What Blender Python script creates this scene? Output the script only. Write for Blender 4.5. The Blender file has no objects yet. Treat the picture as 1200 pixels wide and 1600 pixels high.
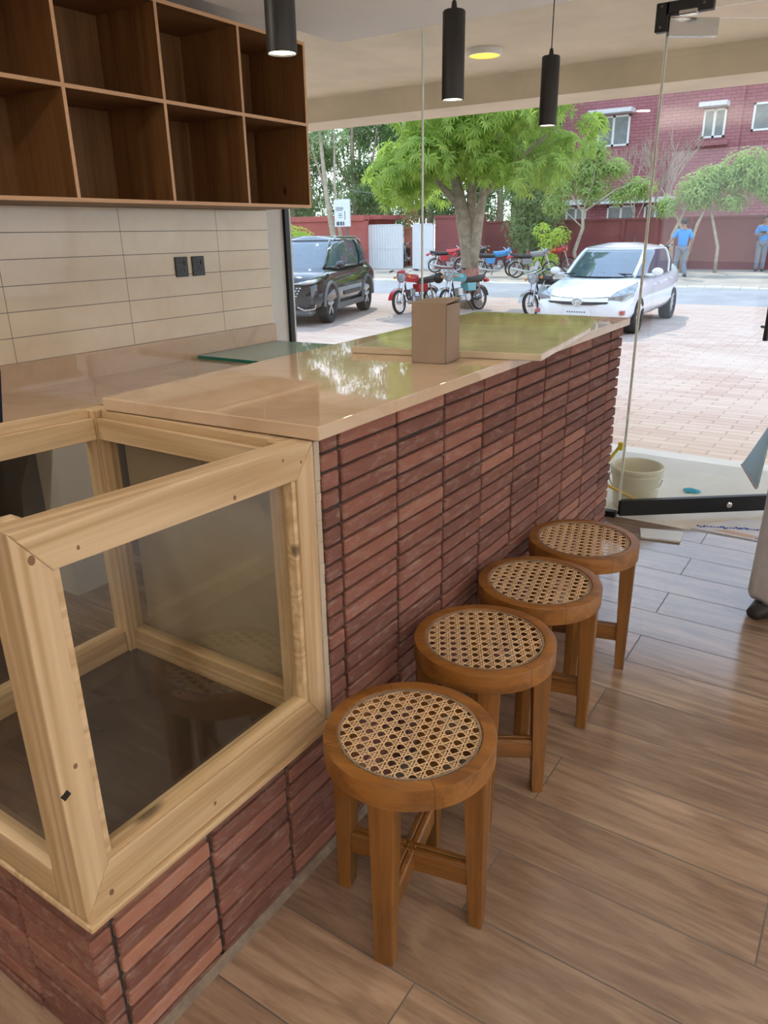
import bpy, bmesh, math, random
from mathutils import Vector, Matrix
from math import sin, cos, pi, radians
random.seed(7)
SC = bpy.context.scene
COL = SC.collection

# ------------------------------------------------------------------ camera, world, sun, exposure
cam_d = bpy.data.cameras.new('camera'); cam = bpy.data.objects.new('camera', cam_d); COL.objects.link(cam)
YAW, PITCH, ROLL = -0.5881, 0.3599, 0.01567
cy, sy, cp, sp = cos(YAW), sin(YAW), cos(PITCH), sin(PITCH)
fwd = Vector((sy*cp, cy*cp, -sp)); rgt = Vector((cy, -sy, 0)); dwn = fwd.cross(rgt)
r2 = rgt*cos(ROLL) + dwn*sin(ROLL); d2 = -rgt*sin(ROLL) + dwn*cos(ROLL)
M = Matrix((r2, -d2, -fwd)).transposed().to_4x4(); M.translation = Vector((0.965, 0, 1.5))
cam.matrix_world = M
cam_d.sensor_fit = 'AUTO'; cam_d.sensor_width = 36; cam_d.lens = 36*1160.4/1600
cam_d.clip_start = 0.05; cam_d.clip_end = 300
SC.camera = cam

W = bpy.data.worlds.new('sky'); SC.world = W; W.use_nodes = True
nt = W.node_tree; nt.nodes.clear()
tc = nt.nodes.new('ShaderNodeTexCoord'); sep = nt.nodes.new('ShaderNodeSeparateXYZ')
cr = nt.nodes.new('ShaderNodeValToRGB'); bg = nt.nodes.new('ShaderNodeBackground'); wo = nt.nodes.new('ShaderNodeOutputWorld')
cr.color_ramp.elements[0].position = 0.0; cr.color_ramp.elements[0].color = (0.92, 0.95, 1.0, 1)
cr.color_ramp.elements[1].position = 0.6; cr.color_ramp.elements[1].color = (0.50, 0.68, 1.0, 1)
nt.links.new(tc.outputs['Generated'], sep.inputs[0]); nt.links.new(sep.outputs['Z'], cr.inputs[0])
nt.links.new(cr.outputs[0], bg.inputs['Color']); nt.links.new(bg.outputs[0], wo.inputs[0])
bg.inputs['Strength'].default_value = 2.1

sun_d = bpy.data.lights.new('sun', 'SUN'); sun = bpy.data.objects.new('sun', sun_d); COL.objects.link(sun)
sun_d.energy = 2.4; sun_d.angle = radians(0.6); sun_d.color = (1.0, 0.95, 0.86)
sun.rotation_euler = Vector((-0.40, 0.46, 0.80)).to_track_quat('Z', 'Y').to_euler()
sun.location = (-8, 8, 15)

def area(name, loc, size, power, color=(1, .92, .81), rot=(0, 0, 0)):
    d = bpy.data.lights.new(name, 'AREA'); d.energy = power; d.shape = 'DISK'; d.size = size; d.color = color
    o = bpy.data.objects.new(name, d); o.location = loc; o.rotation_euler = rot; COL.objects.link(o)
    return o
# unseen fill lights added at ceiling height, around and behind the viewer
for (x, y, p_) in ((1.6, 1.3, 3), (1.6, -0.6, 3), (1.6, -2.2, 8), (3.0, -0.8, 8), (-1.2, 0.3, 13)):
    area('ceiling_fill_light', (x, y, 2.485), 0.3 if x > -1 else .12, p_)

# upward fill lights, added out of view on the right to brighten the ceiling
for (x, y) in ((4.0, 1.8), (2.6, -1.4)):
    area('upward_fill_light', (x, y, 1.9), 0.5, 65, rot=(pi, 0, 0))
vs = SC.view_settings
SC.display_settings.display_device = 'sRGB'
vs.view_transform = 'Standard'; vs.look = 'None'; vs.gamma = 1.0; vs.exposure = 0.2; vs.use_curve_mapping = False
SC.cycles.transparent_max_bounces = 24
SC.cycles.max_bounces = 10; SC.cycles.diffuse_bounces = 5

# ------------------------------------------------------------------ mesh helpers
class MB:
    def __init__(s): s.v = []; s.f = []; s.m = []
    def add(s, vs_, fs, mi=0):
        b = len(s.v); s.v += [tuple(p) for p in vs_]
        s.f += [[b+i for i in f] for f in fs]; s.m += [mi]*len(fs); return s
    def box(s, a, b, mi=0, bev=0.0, rot=None, piv=None):
        x0, y0, z0 = [min(a[i], b[i]) for i in range(3)]; x1, y1, z1 = [max(a[i], b[i]) for i in range(3)]
        if bev <= 0:
            vv = [(x, y, z) for z in (z0, z1) for y in (y0, y1) for x in (x0, x1)]
            ff = [(0, 2, 3, 1), (4, 5, 7, 6), (0, 1, 5, 4), (2, 6, 7, 3), (0, 4, 6, 2), (1, 3, 7, 5)]
        else:
            e = min(bev, (x1-x0)*.45, (y1-y0)*.45, (z1-z0)*.45)
            vv = []; idx = {}
            for i, x in enumerate((x0, x1)):
                for j, y in enumerate((y0, y1)):
                    for k, z in enumerate((z0, z1)):
                        sx, s_y, sz = (1-2*i)*e, (1-2*j)*e, (1-2*k)*e
                        for q, p in enumerate(((x, y+s_y, z+sz), (x+sx, y, z+sz), (x+sx, y+s_y, z))):
                            idx[(i, j, k, q)] = len(vv); vv.append(p)
            I = idx; ff = []
            for i in (0, 1): ff.append([I[(i, j, k, 0)] for j, k in ((0, 0), (0, 1), (1, 1), (1, 0))][::(1 if i == 0 else -1)])
            for j in (0, 1): ff.append([I[(i, j, k, 1)] for i, k in ((0, 0), (1, 0), (1, 1), (0, 1))][::(1 if j == 0 else -1)])
            for k in (0, 1): ff.append([I[(i, j, k, 2)] for i, j in ((0, 0), (0, 1), (1, 1), (1, 0))][::(1 if k == 0 else -1)])
            for j in (0, 1):
                for k in (0, 1): ff.append([I[(0, j, k, 1)], I[(0, j, k, 2)], I[(1, j, k, 2)], I[(1, j, k, 1)]])
            for i in (0, 1):
                for k in (0, 1): ff.append([I[(i, 0, k, 0)], I[(i, 0, k, 2)], I[(i, 1, k, 2)], I[(i, 1, k, 0)]])
            for i in (0, 1):
                for j in (0, 1): ff.append([I[(i, j, 0, 0)], I[(i, j, 0, 1)], I[(i, j, 1, 1)], I[(i, j, 1, 0)]])
            for i in (0, 1):
                for j in (0, 1):
                    for k in (0, 1): ff.append([I[(i, j, k, q)] for q in (0, 1, 2)])
        if rot is not None:
            pv = Vector(piv) if piv else Vector(((x0+x1)/2, (y0+y1)/2, (z0+z1)/2))
            vv = [rot @ (Vector(p)-pv) + pv for p in vv]
        return s.add(vv, ff, mi)
    def hexa(s, lo, hi, mi=0):
        n = len(lo)
        return s.add(list(lo)+list(hi), [list(range(n))[::-1], list(range(n, 2*n))]+[[i, (i+1) % n, n+(i+1) % n, n+i] for i in range(n)], mi)
    def prism(s, poly, z0, z1, mi=0):
        return s.hexa([(p[0], p[1], z0) for p in poly], [(p[0], p[1], z1) for p in poly], mi)
    def loft(s, rings, mi=0, cap=True, closed=True):
        n = len(rings[0]); vv = [p for r in rings for p in r]; ff = []
        for k in range(len(rings)-1):
            for i in range(n if closed else n-1):
                j = (i+1) % n; ff.append([k*n+i, k*n+j, (k+1)*n+j, (k+1)*n+i])
        if cap and closed: ff.append(list(range(n))[::-1]); ff.append([(len(rings)-1)*n+i for i in range(n)])
        return s.add(vv, ff, mi)
    def tube(s, path, rad, n=8, mi=0, cap=True):
        P = [Vector(p) for p in path]; rads = rad if isinstance(rad, (list, tuple)) else [rad]*len(P)
        rings = []; ref = None
        for i, p in enumerate(P):
            t = (P[min(i+1, len(P)-1)]-P[max(i-1, 0)])
            if t.length < 1e-9: t = Vector((0, 0, 1))
            t.normalize()
            if ref is None: ref = Vector((0, 0, 1)) if abs(t.z) < .9 else Vector((1, 0, 0))
            u = (ref - t*ref.dot(t)).normalized(); w = t.cross(u); ref = u
            rings.append([p+(u*cos(2*pi*k/n)+w*sin(2*pi*k/n))*rads[i] for k in range(n)])
        return s.loft(rings, mi, cap)
    def lathe(s, prof, c=(0, 0, 0), n=32, mi=0, closed=False, axis='z', cap=True):
        rings = []
        for (r, z) in prof:
            ring = []
            for k in range(n):
                a = 2*pi*k/n
                p = (r*cos(a), r*sin(a), z) if axis == 'z' else ((z, r*cos(a), r*sin(a)) if axis == 'x' else (r*sin(a), z, r*cos(a)))
                ring.append((p[0]+c[0], p[1]+c[1], p[2]+c[2]))
            rings.append(ring)
        if closed: rings.append(rings[0])
        return s.loft(rings, mi, cap=cap and not closed)
    def ball(s, c, r, n=12, mi=0):
        r = (r, r, r) if not isinstance(r, (tuple, list)) else r
        rings = []
        m = max(5, n//2+1)
        for i in range(m):
            t = -pi/2+pi*(i+.02)/(m-1+.04)
            rings.append([(c[0]+r[0]*cos(t)*cos(2*pi*k/n), c[1]+r[1]*cos(t)*sin(2*pi*k/n), c[2]+r[2]*sin(t)) for k in range(n)])
        return s.loft(rings, mi)
    def xf(s, fn): s.v = [tuple(fn(Vector(p))) for p in s.v]; return s

ROOT0 = {}
def base_of(o):
    p = o
    while p is not None:
        if p.name in ROOT0: return ROOT0[p.name]
        p = p.parent
    return Vector((0, 0, 0))
def obj(name, mb, mats, parent=None, smooth=False, bevel=0, kind=None):
    me = bpy.data.meshes.new(name)
    off = base_of(parent) if parent is not None else Vector((0, 0, 0))
    me.from_pydata([Vector(p)-off for p in mb.v], [], mb.f)
    mats = mats if isinstance(mats, (list, tuple)) else [mats]
    for m in mats: me.materials.append(m)
    if len(mats) > 1: me.polygons.foreach_set('material_index', mb.m)
    me.validate(); me.update()
    bm = bmesh.new(); bm.from_mesh(me); bmesh.ops.recalc_face_normals(bm, faces=bm.faces); bm.to_mesh(me); bm.free()
    if smooth: me.polygons.foreach_set('use_smooth', [True]*len(me.polygons))
    o = bpy.data.objects.new(name, me); COL.objects.link(o)
    if parent is not None: o.parent = parent
    if smooth and smooth != 'full':
        try:
            me.set_sharp_from_angle(angle=radians(40))
        except Exception: pass
    if bevel:
        b = o.modifiers.new('bevel', 'BEVEL'); b.width = bevel; b.segments = 2; b.limit_method = 'ANGLE'
    if kind: o['kind'] = kind
    return o
def thing(name, label, cat, loc=(0, 0, 0), group=None, rz=0):
    o = bpy.data.objects.new(name, None); COL.objects.link(o); o.empty_display_size = .1
    o.location = loc; o.rotation_euler = (0, 0, rz); o['label'] = label; o['category'] = cat
    if group: o['group'] = group
    ROOT0[o.name] = Vector(loc) if rz == 0 else Vector((0, 0, 0))
    return o
def tag(o, label, cat, group=None):
    o['label'] = label; o['category'] = cat
    if group: o['group'] = group
    return o
def struct(name, mb, mat, parent=None, **k):
    o = obj(name, mb, mat, parent, **k); o['kind'] = 'structure'; return o
def copy_tree(o, parent=None):
    c = o.copy(); COL.objects.link(c)
    if parent is not None: c.parent = parent
    for ch in list(o.children): copy_tree(ch, c)
    return c
def apply_mods(o):
    dg = bpy.context.evaluated_depsgraph_get(); dg.update()
    me = bpy.data.meshes.new_from_object(o.evaluated_get(dg)); return me
def skin_mb(verts, edges, rad, sub=1):
    me = bpy.data.meshes.new('tmp'); me.from_pydata(verts, edges, []); o = bpy.data.objects.new('tmp', me); COL.objects.link(o)
    sk = o.modifiers.new('s', 'SKIN'); sk.use_smooth_shade = True
    for i, r in enumerate(rad):
        r = r if isinstance(r, (tuple, list)) else (r, r)
        me.skin_vertices[0].data[i].radius = r
    me.skin_vertices[0].data[0].use_root = True
    if sub:
        ss = o.modifiers.new('u', 'SUBSURF'); ss.levels = sub; ss.render_levels = sub
    m2 = apply_mods(o)
    mb = MB(); mb.add([v.co[:] for v in m2.vertices], [list(p.vertices) for p in m2.polygons])
    bpy.data.objects.remove(o); bpy.data.meshes.remove(me); bpy.data.meshes.remove(m2)
    return mb
def boolean(o, cutter_mb):
    c = obj('tmpcut', cutter_mb, list(o.data.materials)[:1])
    b = o.modifiers.new('b', 'BOOLEAN'); b.object = c; b.operation = 'DIFFERENCE'; b.solver = 'EXACT'
    m2 = apply_mods(o); o.modifiers.clear(); o.data = m2
    cm = c.data; bpy.data.objects.remove(c); bpy.data.meshes.remove(cm)

# ------------------------------------------------------------------ material helpers
def newmat(name):
    m = bpy.data.materials.new(name); m.use_nodes = True
    return m, m.node_tree, m.node_tree.nodes['Principled BSDF']
def rgba(c): return (c[0], c[1], c[2], 1)
def node(t, ty, **k):
    n = t.nodes.new(ty)
    for a, b in k.items(): setattr(n, a, b)
    return n
def math_(t, op, a, b=None, c=None):
    n = node(t, 'ShaderNodeMath', operation=op)
    for i, x in enumerate((a, b, c)):
        if x is None: continue
        if isinstance(x, (int, float)): n.inputs[i].default_value = x
        else: t.links.new(x, n.inputs[i])
    return n.outputs[0]
def mix(t, fac, a, b, mode='MIX'):
    n = node(t, 'ShaderNodeMix', data_type='RGBA', blend_type=mode)
    for s_, x in ((n.inputs[0], fac), (n.inputs[6], a), (n.inputs[7], b)):
        if isinstance(x, (int, float)): s_.default_value = x
        elif isinstance(x, (tuple, list)): s_.default_value = rgba(x)
        else: t.links.new(x, s_)
    return n.outputs[2]
def coords(t, scale=(1, 1, 1), loc=(0, 0, 0), rot=(0, 0, 0)):
    tcn = node(t, 'ShaderNodeTexCoord'); mp = node(t, 'ShaderNodeMapping')
    mp.inputs['Scale'].default_value = scale; mp.inputs['Location'].default_value = loc; mp.inputs['Rotation'].default_value = rot
    t.links.new(tcn.outputs['Object'], mp.inputs['Vector']); return mp.outputs[0]
def noise(t, vec, scale, detail=4, rough=.6, dist=0):
    n = node(t, 'ShaderNodeTexNoise'); n.inputs['Scale'].default_value = scale; n.inputs['Detail'].default_value = detail
    n.inputs['Roughness'].default_value = rough; n.inputs['Distortion'].default_value = dist
    t.links.new(vec, n.inputs['Vector']); return n.outputs['Fac']
def ramp(t, fac, stops):
    n = node(t, 'ShaderNodeValToRGB'); e = n.color_ramp.elements
    while len(e) > 2: e.remove(e[-1])
    for i, (p, c) in enumerate(stops):
        el = e[i] if i < 2 else e.new(p)
        el.position = p; el.color = rgba(c) if not isinstance(c, (int, float)) else (c, c, c, 1)
    t.links.new(fac, n.inputs[0]); return n.outputs[0]
def bump(t, b, h, strength=.2, dist=.01):
    n = node(t, 'ShaderNodeBump'); n.inputs['Strength'].default_value = strength; n.inputs['Distance'].default_value = dist
    t.links.new(h, n.inputs['Height']); t.links.new(n.outputs[0], b.inputs['Normal'])
def plain(name, c, rough=.5, metal=0, var=.06, scale=8, spec=None, coat=0, bmp=0):
    m, t, b = newmat(name); v = coords(t); f = noise(t, v, scale, 5)
    lo = tuple(max(0, x*(1-var)) for x in c); hi = tuple(min(1, x*(1+var)) for x in c)
    t.links.new(ramp(t, f, [(.3, lo), (.7, hi)]), b.inputs['Base Color'])
    b.inputs['Roughness'].default_value = rough; b.inputs['Metallic'].default_value = metal
    if spec is not None: b.inputs['Specular IOR Level'].default_value = spec
    if coat: b.inputs['Coat Weight'].default_value = coat
    if bmp: bump(t, b, noise(t, v, scale*6, 6), bmp, .005)
    return m
def wood(name, dark, light, axis, rough=.45, freq=1.0, streak=.5, knots=0, island=.12, lines=16.0, along=.35):
    m, t, b = newmat(name)
    st = {'x': (along, 6, 6), 'y': (6, along, 6), 'z': (6, 6, along)}[axis]
    gi = node(t, 'ShaderNodeNewGeometry'); oi = node(t, 'ShaderNodeObjectInfo')
    tcn = node(t, 'ShaderNodeTexCoord')
    addv = node(t, 'ShaderNodeVectorMath', operation='ADD'); comb = node(t, 'ShaderNodeCombineXYZ')
    r = math_(t, 'MULTIPLY', oi.outputs['Random'], 7.3); r2_ = math_(t, 'MULTIPLY', gi.outputs['Random Per Island'], 11.1)
    rs = math_(t, 'ADD', r, r2_)
    for i in range(3): t.links.new(rs, comb.inputs[i])
    t.links.new(tcn.outputs['Object'], addv.inputs[0]); t.links.new(comb.outputs[0], addv.inputs[1])
    mp = node(t, 'ShaderNodeMapping'); mp.inputs['Scale'].default_value = tuple(x*freq for x in st); t.links.new(addv.outputs[0], mp.inputs[0])
    n1 = noise(t, mp.outputs[0], 1.6, 3, .5, .4)
    rings_ = math_(t, 'MULTIPLY', n1, lines); fr = math_(t, 'SINE', rings_)
    n2 = noise(t, mp.outputs[0], 14, 5, .7)
    f = math_(t, 'ADD', math_(t, 'MULTIPLY', fr, .22*streak*2), math_(t, 'MULTIPLY', n2, .8))
    col = ramp(t, f, [(.15, dark), (.75, light)])
    f3 = math_(t, 'ADD', 1-island, math_(t, 'MULTIPLY', gi.outputs['Random Per Island'], 2*island))
    cmb = node(t, 'ShaderNodeCombineColor')
    for i in range(3): t.links.new(f3, cmb.inputs[i])
    col = mix(t, 1.0, col, cmb.outputs[0], 'MULTIPLY')
    if knots:
        vo = node(t, 'ShaderNodeTexVoronoi'); vo.inputs['Scale'].default_value = knots
        mp2 = node(t, 'ShaderNodeMapping'); mp2.inputs['Scale'].default_value = {'x': (.45, 1, 1), 'y': (1, .45, 1), 'z': (1, 1, .45)}[axis]
        t.links.new(addv.outputs[0], mp2.inputs[0]); t.links.new(mp2.outputs[0], vo.inputs['Vector'])
        k = ramp(t, vo.outputs['Distance'], [(.035, 1.0), (.075, 0.0)])
        col = mix(t, k, col, tuple(x*.35 for x in dark))
    t.links.new(col, b.inputs['Base Color']); b.inputs['Roughness'].default_value = rough
    bump(t, b, n2, .08, .002)
    return m
def glass(name, tint=(.97, .985, .97), rough=0.0, ior=1.45):
    m = bpy.data.materials.new(name); m.use_nodes = True; t = m.node_tree; t.nodes.clear()
    out = node(t, 'ShaderNodeOutputMaterial'); tr = node(t, 'ShaderNodeBsdfTransparent'); gl = node(t, 'ShaderNodeBsdfGlossy')
    tr.inputs['Color'].default_value = rgba(tint); gl.inputs['Roughness'].default_value = rough
    fr = node(t, 'ShaderNodeFresnel'); fr.inputs['IOR'].default_value = ior
    geo = node(t, 'ShaderNodeNewGeometry')
    sm = node(t, 'ShaderNodeMixShader')
    t.links.new(fr.outputs[0], sm.inputs[0]); t.links.new(tr.outputs[0], sm.inputs[1]); t.links.new(gl.outputs[0], sm.inputs[2])
    # the pane is thin: light passes unbent, so its back face reflects as its front face does
    t.links.new(math_(t, 'POWER', ior, math_(t, 'SUBTRACT', 1.0, math_(t, 'MULTIPLY', geo.outputs['Backfacing'], 2.0))), fr.inputs['IOR'])
    t.links.new(sm.outputs[0], out.inputs['Surface']); return m
def emis(name, c, s):
    m, t, b = newmat(name); b.inputs['Base Color'].default_value = rgba(c)
    b.inputs['Emission Color'].default_value = rgba(c); b.inputs['Emission Strength'].default_value = s; return m
def leafmat(name, c1, c2, tr=.45):
    m, t, b = newmat(name)
    gi = node(t, 'ShaderNodeNewGeometry')
    col = ramp(t, gi.outputs['Random Per Island'], [(0, c1), (1, c2)])
    t.links.new(col, b.inputs['Base Color']); b.inputs['Roughness'].default_value = .45
    tl = node(t, 'ShaderNodeBsdfTranslucent'); sm = node(t, 'ShaderNodeMixShader'); sm.inputs[0].default_value = tr
    t.links.new(mix(t, .5, col, tuple(min(1, x*1.8) for x in c2)), tl.inputs['Color'])
    out = t.nodes['Material Output']; t.links.new(b.outputs[0], sm.inputs[1]); t.links.new(tl.outputs[0], sm.inputs[2])
    t.links.new(sm.outputs[0], out.inputs['Surface']); return m

# ------------------------------------------------------------------ materials
MW = {}
def floor_mat():
    m, t, b = newmat('wood_plank_tile')
    v = coords(t, loc=(-.38+.6, -1.1835, 0))
    br = node(t, 'ShaderNodeTexBrick'); br.offset = .5; br.squash = 1
    br.inputs['Scale'].default_value = 1; br.inputs['Brick Width'].default_value = 1.2; br.inputs['Row Height'].default_value = .2155
    br.inputs['Mortar Size'].default_value = .002; br.inputs['Mortar Smooth'].default_value = .1; br.inputs['Bias'].default_value = 0
    br.inputs['Color1'].default_value = (0, 0, 0, 1); br.inputs['Color2'].default_value = (1, 1, 1, 1); br.inputs['Mortar'].default_value = (.5, .5, .5, 1)
    t.links.new(v, br.inputs['Vector'])
    rnd = math_(t, 'MULTIPLY', br.outputs['Color'], 5.0)
    comb = node(t, 'ShaderNodeCombineXYZ')
    for i in range(3): t.links.new(rnd, comb.inputs[i])
    addv = node(t, 'ShaderNodeVectorMath', operation='ADD'); t.links.new(v, addv.inputs[0]); t.links.new(comb.outputs[0], addv.inputs[1])
    mp = node(t, 'ShaderNodeMapping'); mp.inputs['Scale'].default_value = (.9, 7, 7); t.links.new(addv.outputs[0], mp.inputs[0])
    n1 = noise(t, mp.outputs[0], 1.3, 4, .55, .8); n2 = noise(t, mp.outputs[0], 9, 6, .7, .3)
    s1 = math_(t, 'SINE', math_(t, 'MULTIPLY', n1, 20.0))
    f = math_(t, 'ADD', math_(t, 'MULTIPLY', s1, .12), math_(t, 'ADD', math_(t, 'MULTIPLY', n1, .55), math_(t, 'MULTIPLY', n2, .5)))
    col = ramp(t, f, [(.2, (.13, .082, .057)), (.5, (.315, .215, .15)), (.8, (.47, .345, .245))])
    pt = math_(t, 'ADD', .82, math_(t, 'MULTIPLY', br.outputs['Color'], .36))
    cmb = node(t, 'ShaderNodeCombineColor')
    for i in range(3): t.links.new(pt, cmb.inputs[i])
    col = mix(t, 1.0, col, cmb.outputs[0], 'MULTIPLY')
    col = mix(t, br.outputs['Fac'], col, (.085, .062, .048))
    t.links.new(col, b.inputs['Base Color'])
    t.links.new(ramp(t, n2, [(.2, .13), (.8, .22)]), b.inputs['Roughness']); t.links.new(mix(t, br.outputs['Fac'], ramp(t, n2, [(.2, .13), (.8, .22)]), (.9, .9, .9)), b.inputs['Roughness']); b.inputs['IOR'].default_value = 2.0
    h = math_(t, 'SUBTRACT', math_(t, 'MULTIPLY', n2, .12), br.outputs['Fac']); bump(t, b, h, .25, .003)
    return m
def brick_mat(name, dark, light, dust=.5):
    m, t, b = newmat(name)
    gi = node(t, 'ShaderNodeNewGeometry'); v = coords(t)
    mp = node(t, 'ShaderNodeMapping'); mp.inputs['Scale'].default_value = (1, .5, 1.6); t.links.new(v, mp.inputs[0])
    col = ramp(t, gi.outputs['Random Per Island'], [(0, dark), (.55, tuple((a+c)/2 for a, c in zip(dark, light))), (.93, light), (1, (light[0]*1.35, light[1]*1.5, light[2]*1.4))])
    n = noise(t, mp.outputs[0], 26, 8, .75, .6); n3 = noise(t, v, 120, 3, .6)
    col = mix(t, math_(t, 'MULTIPLY', ramp(t, n, [(.5, 0.0), (.72, 1.0)]), dust), col, (.42, .31, .26))
    col = mix(t, math_(t, 'MULTIPLY', ramp(t, n, [(.25, 1.0), (.42, 0.0)]), .5), col, tuple(x*.45 for x in dark))
    t.links.new(col, b.inputs['Base Color']); b.inputs['Roughness'].default_value = .85
    bump(t, b, math_(t, 'ADD', n, math_(t, 'MULTIPLY', n3, .5)), .5, .004)
    return m
def marble_mat(name, base, vein, rough=.05, scale=3):
    m, t, b = newmat(name); v = coords(t)
    n = noise(t, v, scale, 8, .65, 1.2); n2 = noise(t, v, scale*6, 5, .6)
    col = ramp(t, n, [(.36, vein), (.5, base), (.7, tuple(min(1, x*1.06) for x in base))])
    col = mix(t, math_(t, 'MULTIPLY', n2, .12), col, vein)
    t.links.new(col, b.inputs['Base Color']); b.inputs['Roughness'].default_value = rough; b.inputs['Specular IOR Level'].default_value = .6
    return m
def walltile_mat():
    m, t, b = newmat('glossy_cream_wall_tile')
    tcn = node(t, 'ShaderNodeTexCoord'); s_ = node(t, 'ShaderNodeSeparateXYZ'); t.links.new(tcn.outputs['Object'], s_.inputs[0])
    yy = math_(t, 'DIVIDE', math_(t, 'ADD', s_.outputs['Y'], -2.63+6.75), .675); zz = math_(t, 'DIVIDE', math_(t, 'ADD', s_.outputs['Z'], -.957), .1135)
    def line(u, w):
        f = math_(t, 'FRACT', u); return math_(t, 'LESS_THAN', math_(t, 'MINIMUM', f, math_(t, 'SUBTRACT', 1.0, f)), w)
    g = math_(t, 'MAXIMUM', line(yy, .0022), line(zz, .014))
    v = coords(t); n = noise(t, v, 4, 6, .6, .8)
    col = ramp(t, n, [(.3, (.83, .70, .52)), (.7, (.91, .80, .63))])
    t.links.new(mix(t, g, col, (.16, .13, .10)), b.inputs['Base Color'])
    b.inputs['Roughness'].default_value = .10
    t.links.new(math_(t, 'ADD', .10, math_(t, 'MULTIPLY', g, .6)), b.inputs['Roughness'])
    id_ = math_(t, 'ADD', math_(t, 'MULTIPLY', math_(t, 'FLOOR', yy), 3.7), math_(t, 'MULTIPLY', math_(t, 'FLOOR', zz), 1.3))
    bump(t, b, math_(t, 'SUBTRACT', math_(t, 'MULTIPLY', noise(t, v, 3.5, 2), .5), g), .12, .004)
    return m
def paver_mat():
    m, t, b = newmat('terracotta_paving')
    v = coords(t)
    br = node(t, 'ShaderNodeTexBrick'); br.inputs['Scale'].default_value = 1; br.inputs['Brick Width'].default_value = .36; br.inputs['Row Height'].default_value = .13
    br.inputs['Mortar Size'].default_value = .007; br.inputs['Color1'].default_value = (.46, .315, .255, 1); br.inputs['Color2'].default_value = (.56, .425, .355, 1); br.inputs['Mortar'].default_value = (.28, .19, .155, 1)
    t.links.new(v, br.inputs['Vector'])
    n = noise(t, v, .6, 6, .6)
    col = mix(t, ramp(t, n, [(.35, 0.0), (.75, .65)]), br.outputs['Color'], (.58, .50, .43))
    t.links.new(col, b.inputs['Base Color']); b.inputs['Roughness'].default_value = .9
    return m
def building_brick_mat():
    m, t, b = newmat('red_facade_brick')
    v = coords(t, rot=(radians(90), 0, 0))
    br = node(t, 'ShaderNodeTexBrick'); br.inputs['Scale'].default_value = 1; br.inputs['Brick Width'].default_value = .38; br.inputs['Row Height'].default_value = .13
    br.inputs['Mortar Size'].default_value = .012; br.inputs['Color1'].default_value = (.33, .125, .135, 1); br.inputs['Color2'].default_value = (.38, .15, .16, 1); br.inputs['Mortar'].default_value = (.20, .07, .08, 1)
    t.links.new(v, br.inputs['Vector']); t.links.new(br.outputs['Color'], b.inputs['Base Color']); b.inputs['Roughness'].default_value = .9
    return m
def ring_wood():
    m = wood('teak_ring', (.14, .054, .009), (.33, .137, .027), 'x', .38, 1.3, .35)
    t = m.node_tree; b = t.nodes['Principled BSDF']
    src = b.inputs['Base Color'].links[0].from_socket
    tcn = node(t, 'ShaderNodeTexCoord'); s_ = node(t, 'ShaderNodeSeparateXYZ'); t.links.new(tcn.outputs['Object'], s_.inputs[0])
    a = math_(t, 'ARCTAN2', s_.outputs['Y'], s_.outputs['X'])
    f = math_(t, 'FRACT', math_(t, 'ADD', math_(t, 'MULTIPLY', a, 4/(2*pi)), 4.12))
    ln = math_(t, 'LESS_THAN', math_(t, 'ABSOLUTE', math_(t, 'SUBTRACT', f, .5)), .004)
    t.links.new(mix(t, math_(t, 'MULTIPLY', ln, .75), src, (.07, .025, .008)), b.inputs['Base Color'])
    return m
mFloor = floor_mat(); mBrick = brick_mat('red_slip_brick', (.150, .058, .044), (.265, .108, .078), .55)
mBrickEnd = brick_mat('cut_brick_end', (.30, .13, .08), (.42, .22, .14), .4)
mMortar = plain('grey_mortar', (.05, .042, .037), .95, var=.25, scale=30)
mPlaster = plain('grey_plaster_edge', (.42, .37, .31), .9, var=.2, scale=25, bmp=.4)
mMarble = marble_mat('beige_marble_top', (.64, .485, .345), (.56, .405, .275), .025); mMarble2 = marble_mat('olive_beige_marble', (.66, .57, .43), (.55, .46, .33), .04, 5)
mMarble2.node_tree.nodes['Principled BSDF'].inputs['Specular IOR Level'].default_value = .3
mTile = walltile_mat()
mWhite = plain('white_paint', (.80, .775, .73), .7, var=.02); mCeil = plain('ceiling_paint', (.94, .92, .87), .8, var=.01)
mSoffit = plain('cream_textured_plaster', (.69, .59, .44), .8, var=.10, scale=2.2)
mBlack = plain('black_metal', (.012, .012, .013), .35, .3, var=.1); mBlackP = plain('black_powder_coat', (.015, .015, .016), .45, var=.1)
mPineX = wood('pale_pine_x', (.46, .31, .16), (.72, .555, .36), 'x', .5, .8, .40, 4, .06, 62.0, .13); mPineY = wood('pale_pine_y', (.46, .31, .16), (.72, .555, .36), 'y', .5, .8, .40, 4, .06, 62.0, .13); mPineZ = wood('pale_pine_z', (.46, .31, .16), (.72, .555, .36), 'z', .5, .8, .40, 4, .06, 62.0, .13)
mOakY = wood('oak_laminate_y', (.14, .060, .018), (.32, .155, .055), 'y', .5, .6, .35, 5); mOakZ = wood('oak_laminate_z', (.14, .060, .018), (.32, .155, .055), 'z', .5, .6, .35, 5)
mOakEdge = wood('oak_edge_band', (.66, .38, .19), (.80, .49, .27), 'y', .45, .6, .2)
mTeak = wood('teak_leg', (.11, .043, .008), (.29, .120, .023), 'z', .4, 1, .3); mTeakX = wood('teak_bar', (.11, .043, .008), (.29, .120, .023), 'x', .4, 1, .3)
mRing = ring_wood()
mCane = plain('natural_cane', (.74, .53, .32), .45, var=.18, scale=40)
mCaneRim = plain('grey_cane_spline', (.26, .20, .15), .5)
mGlass = glass('clear_glass'); mPane = glass('case_glass', (.95, .95, .92), 0, 1.6); mGreenGlass = glass('green_glass', (.96, 1.0, .98), .0)
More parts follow.
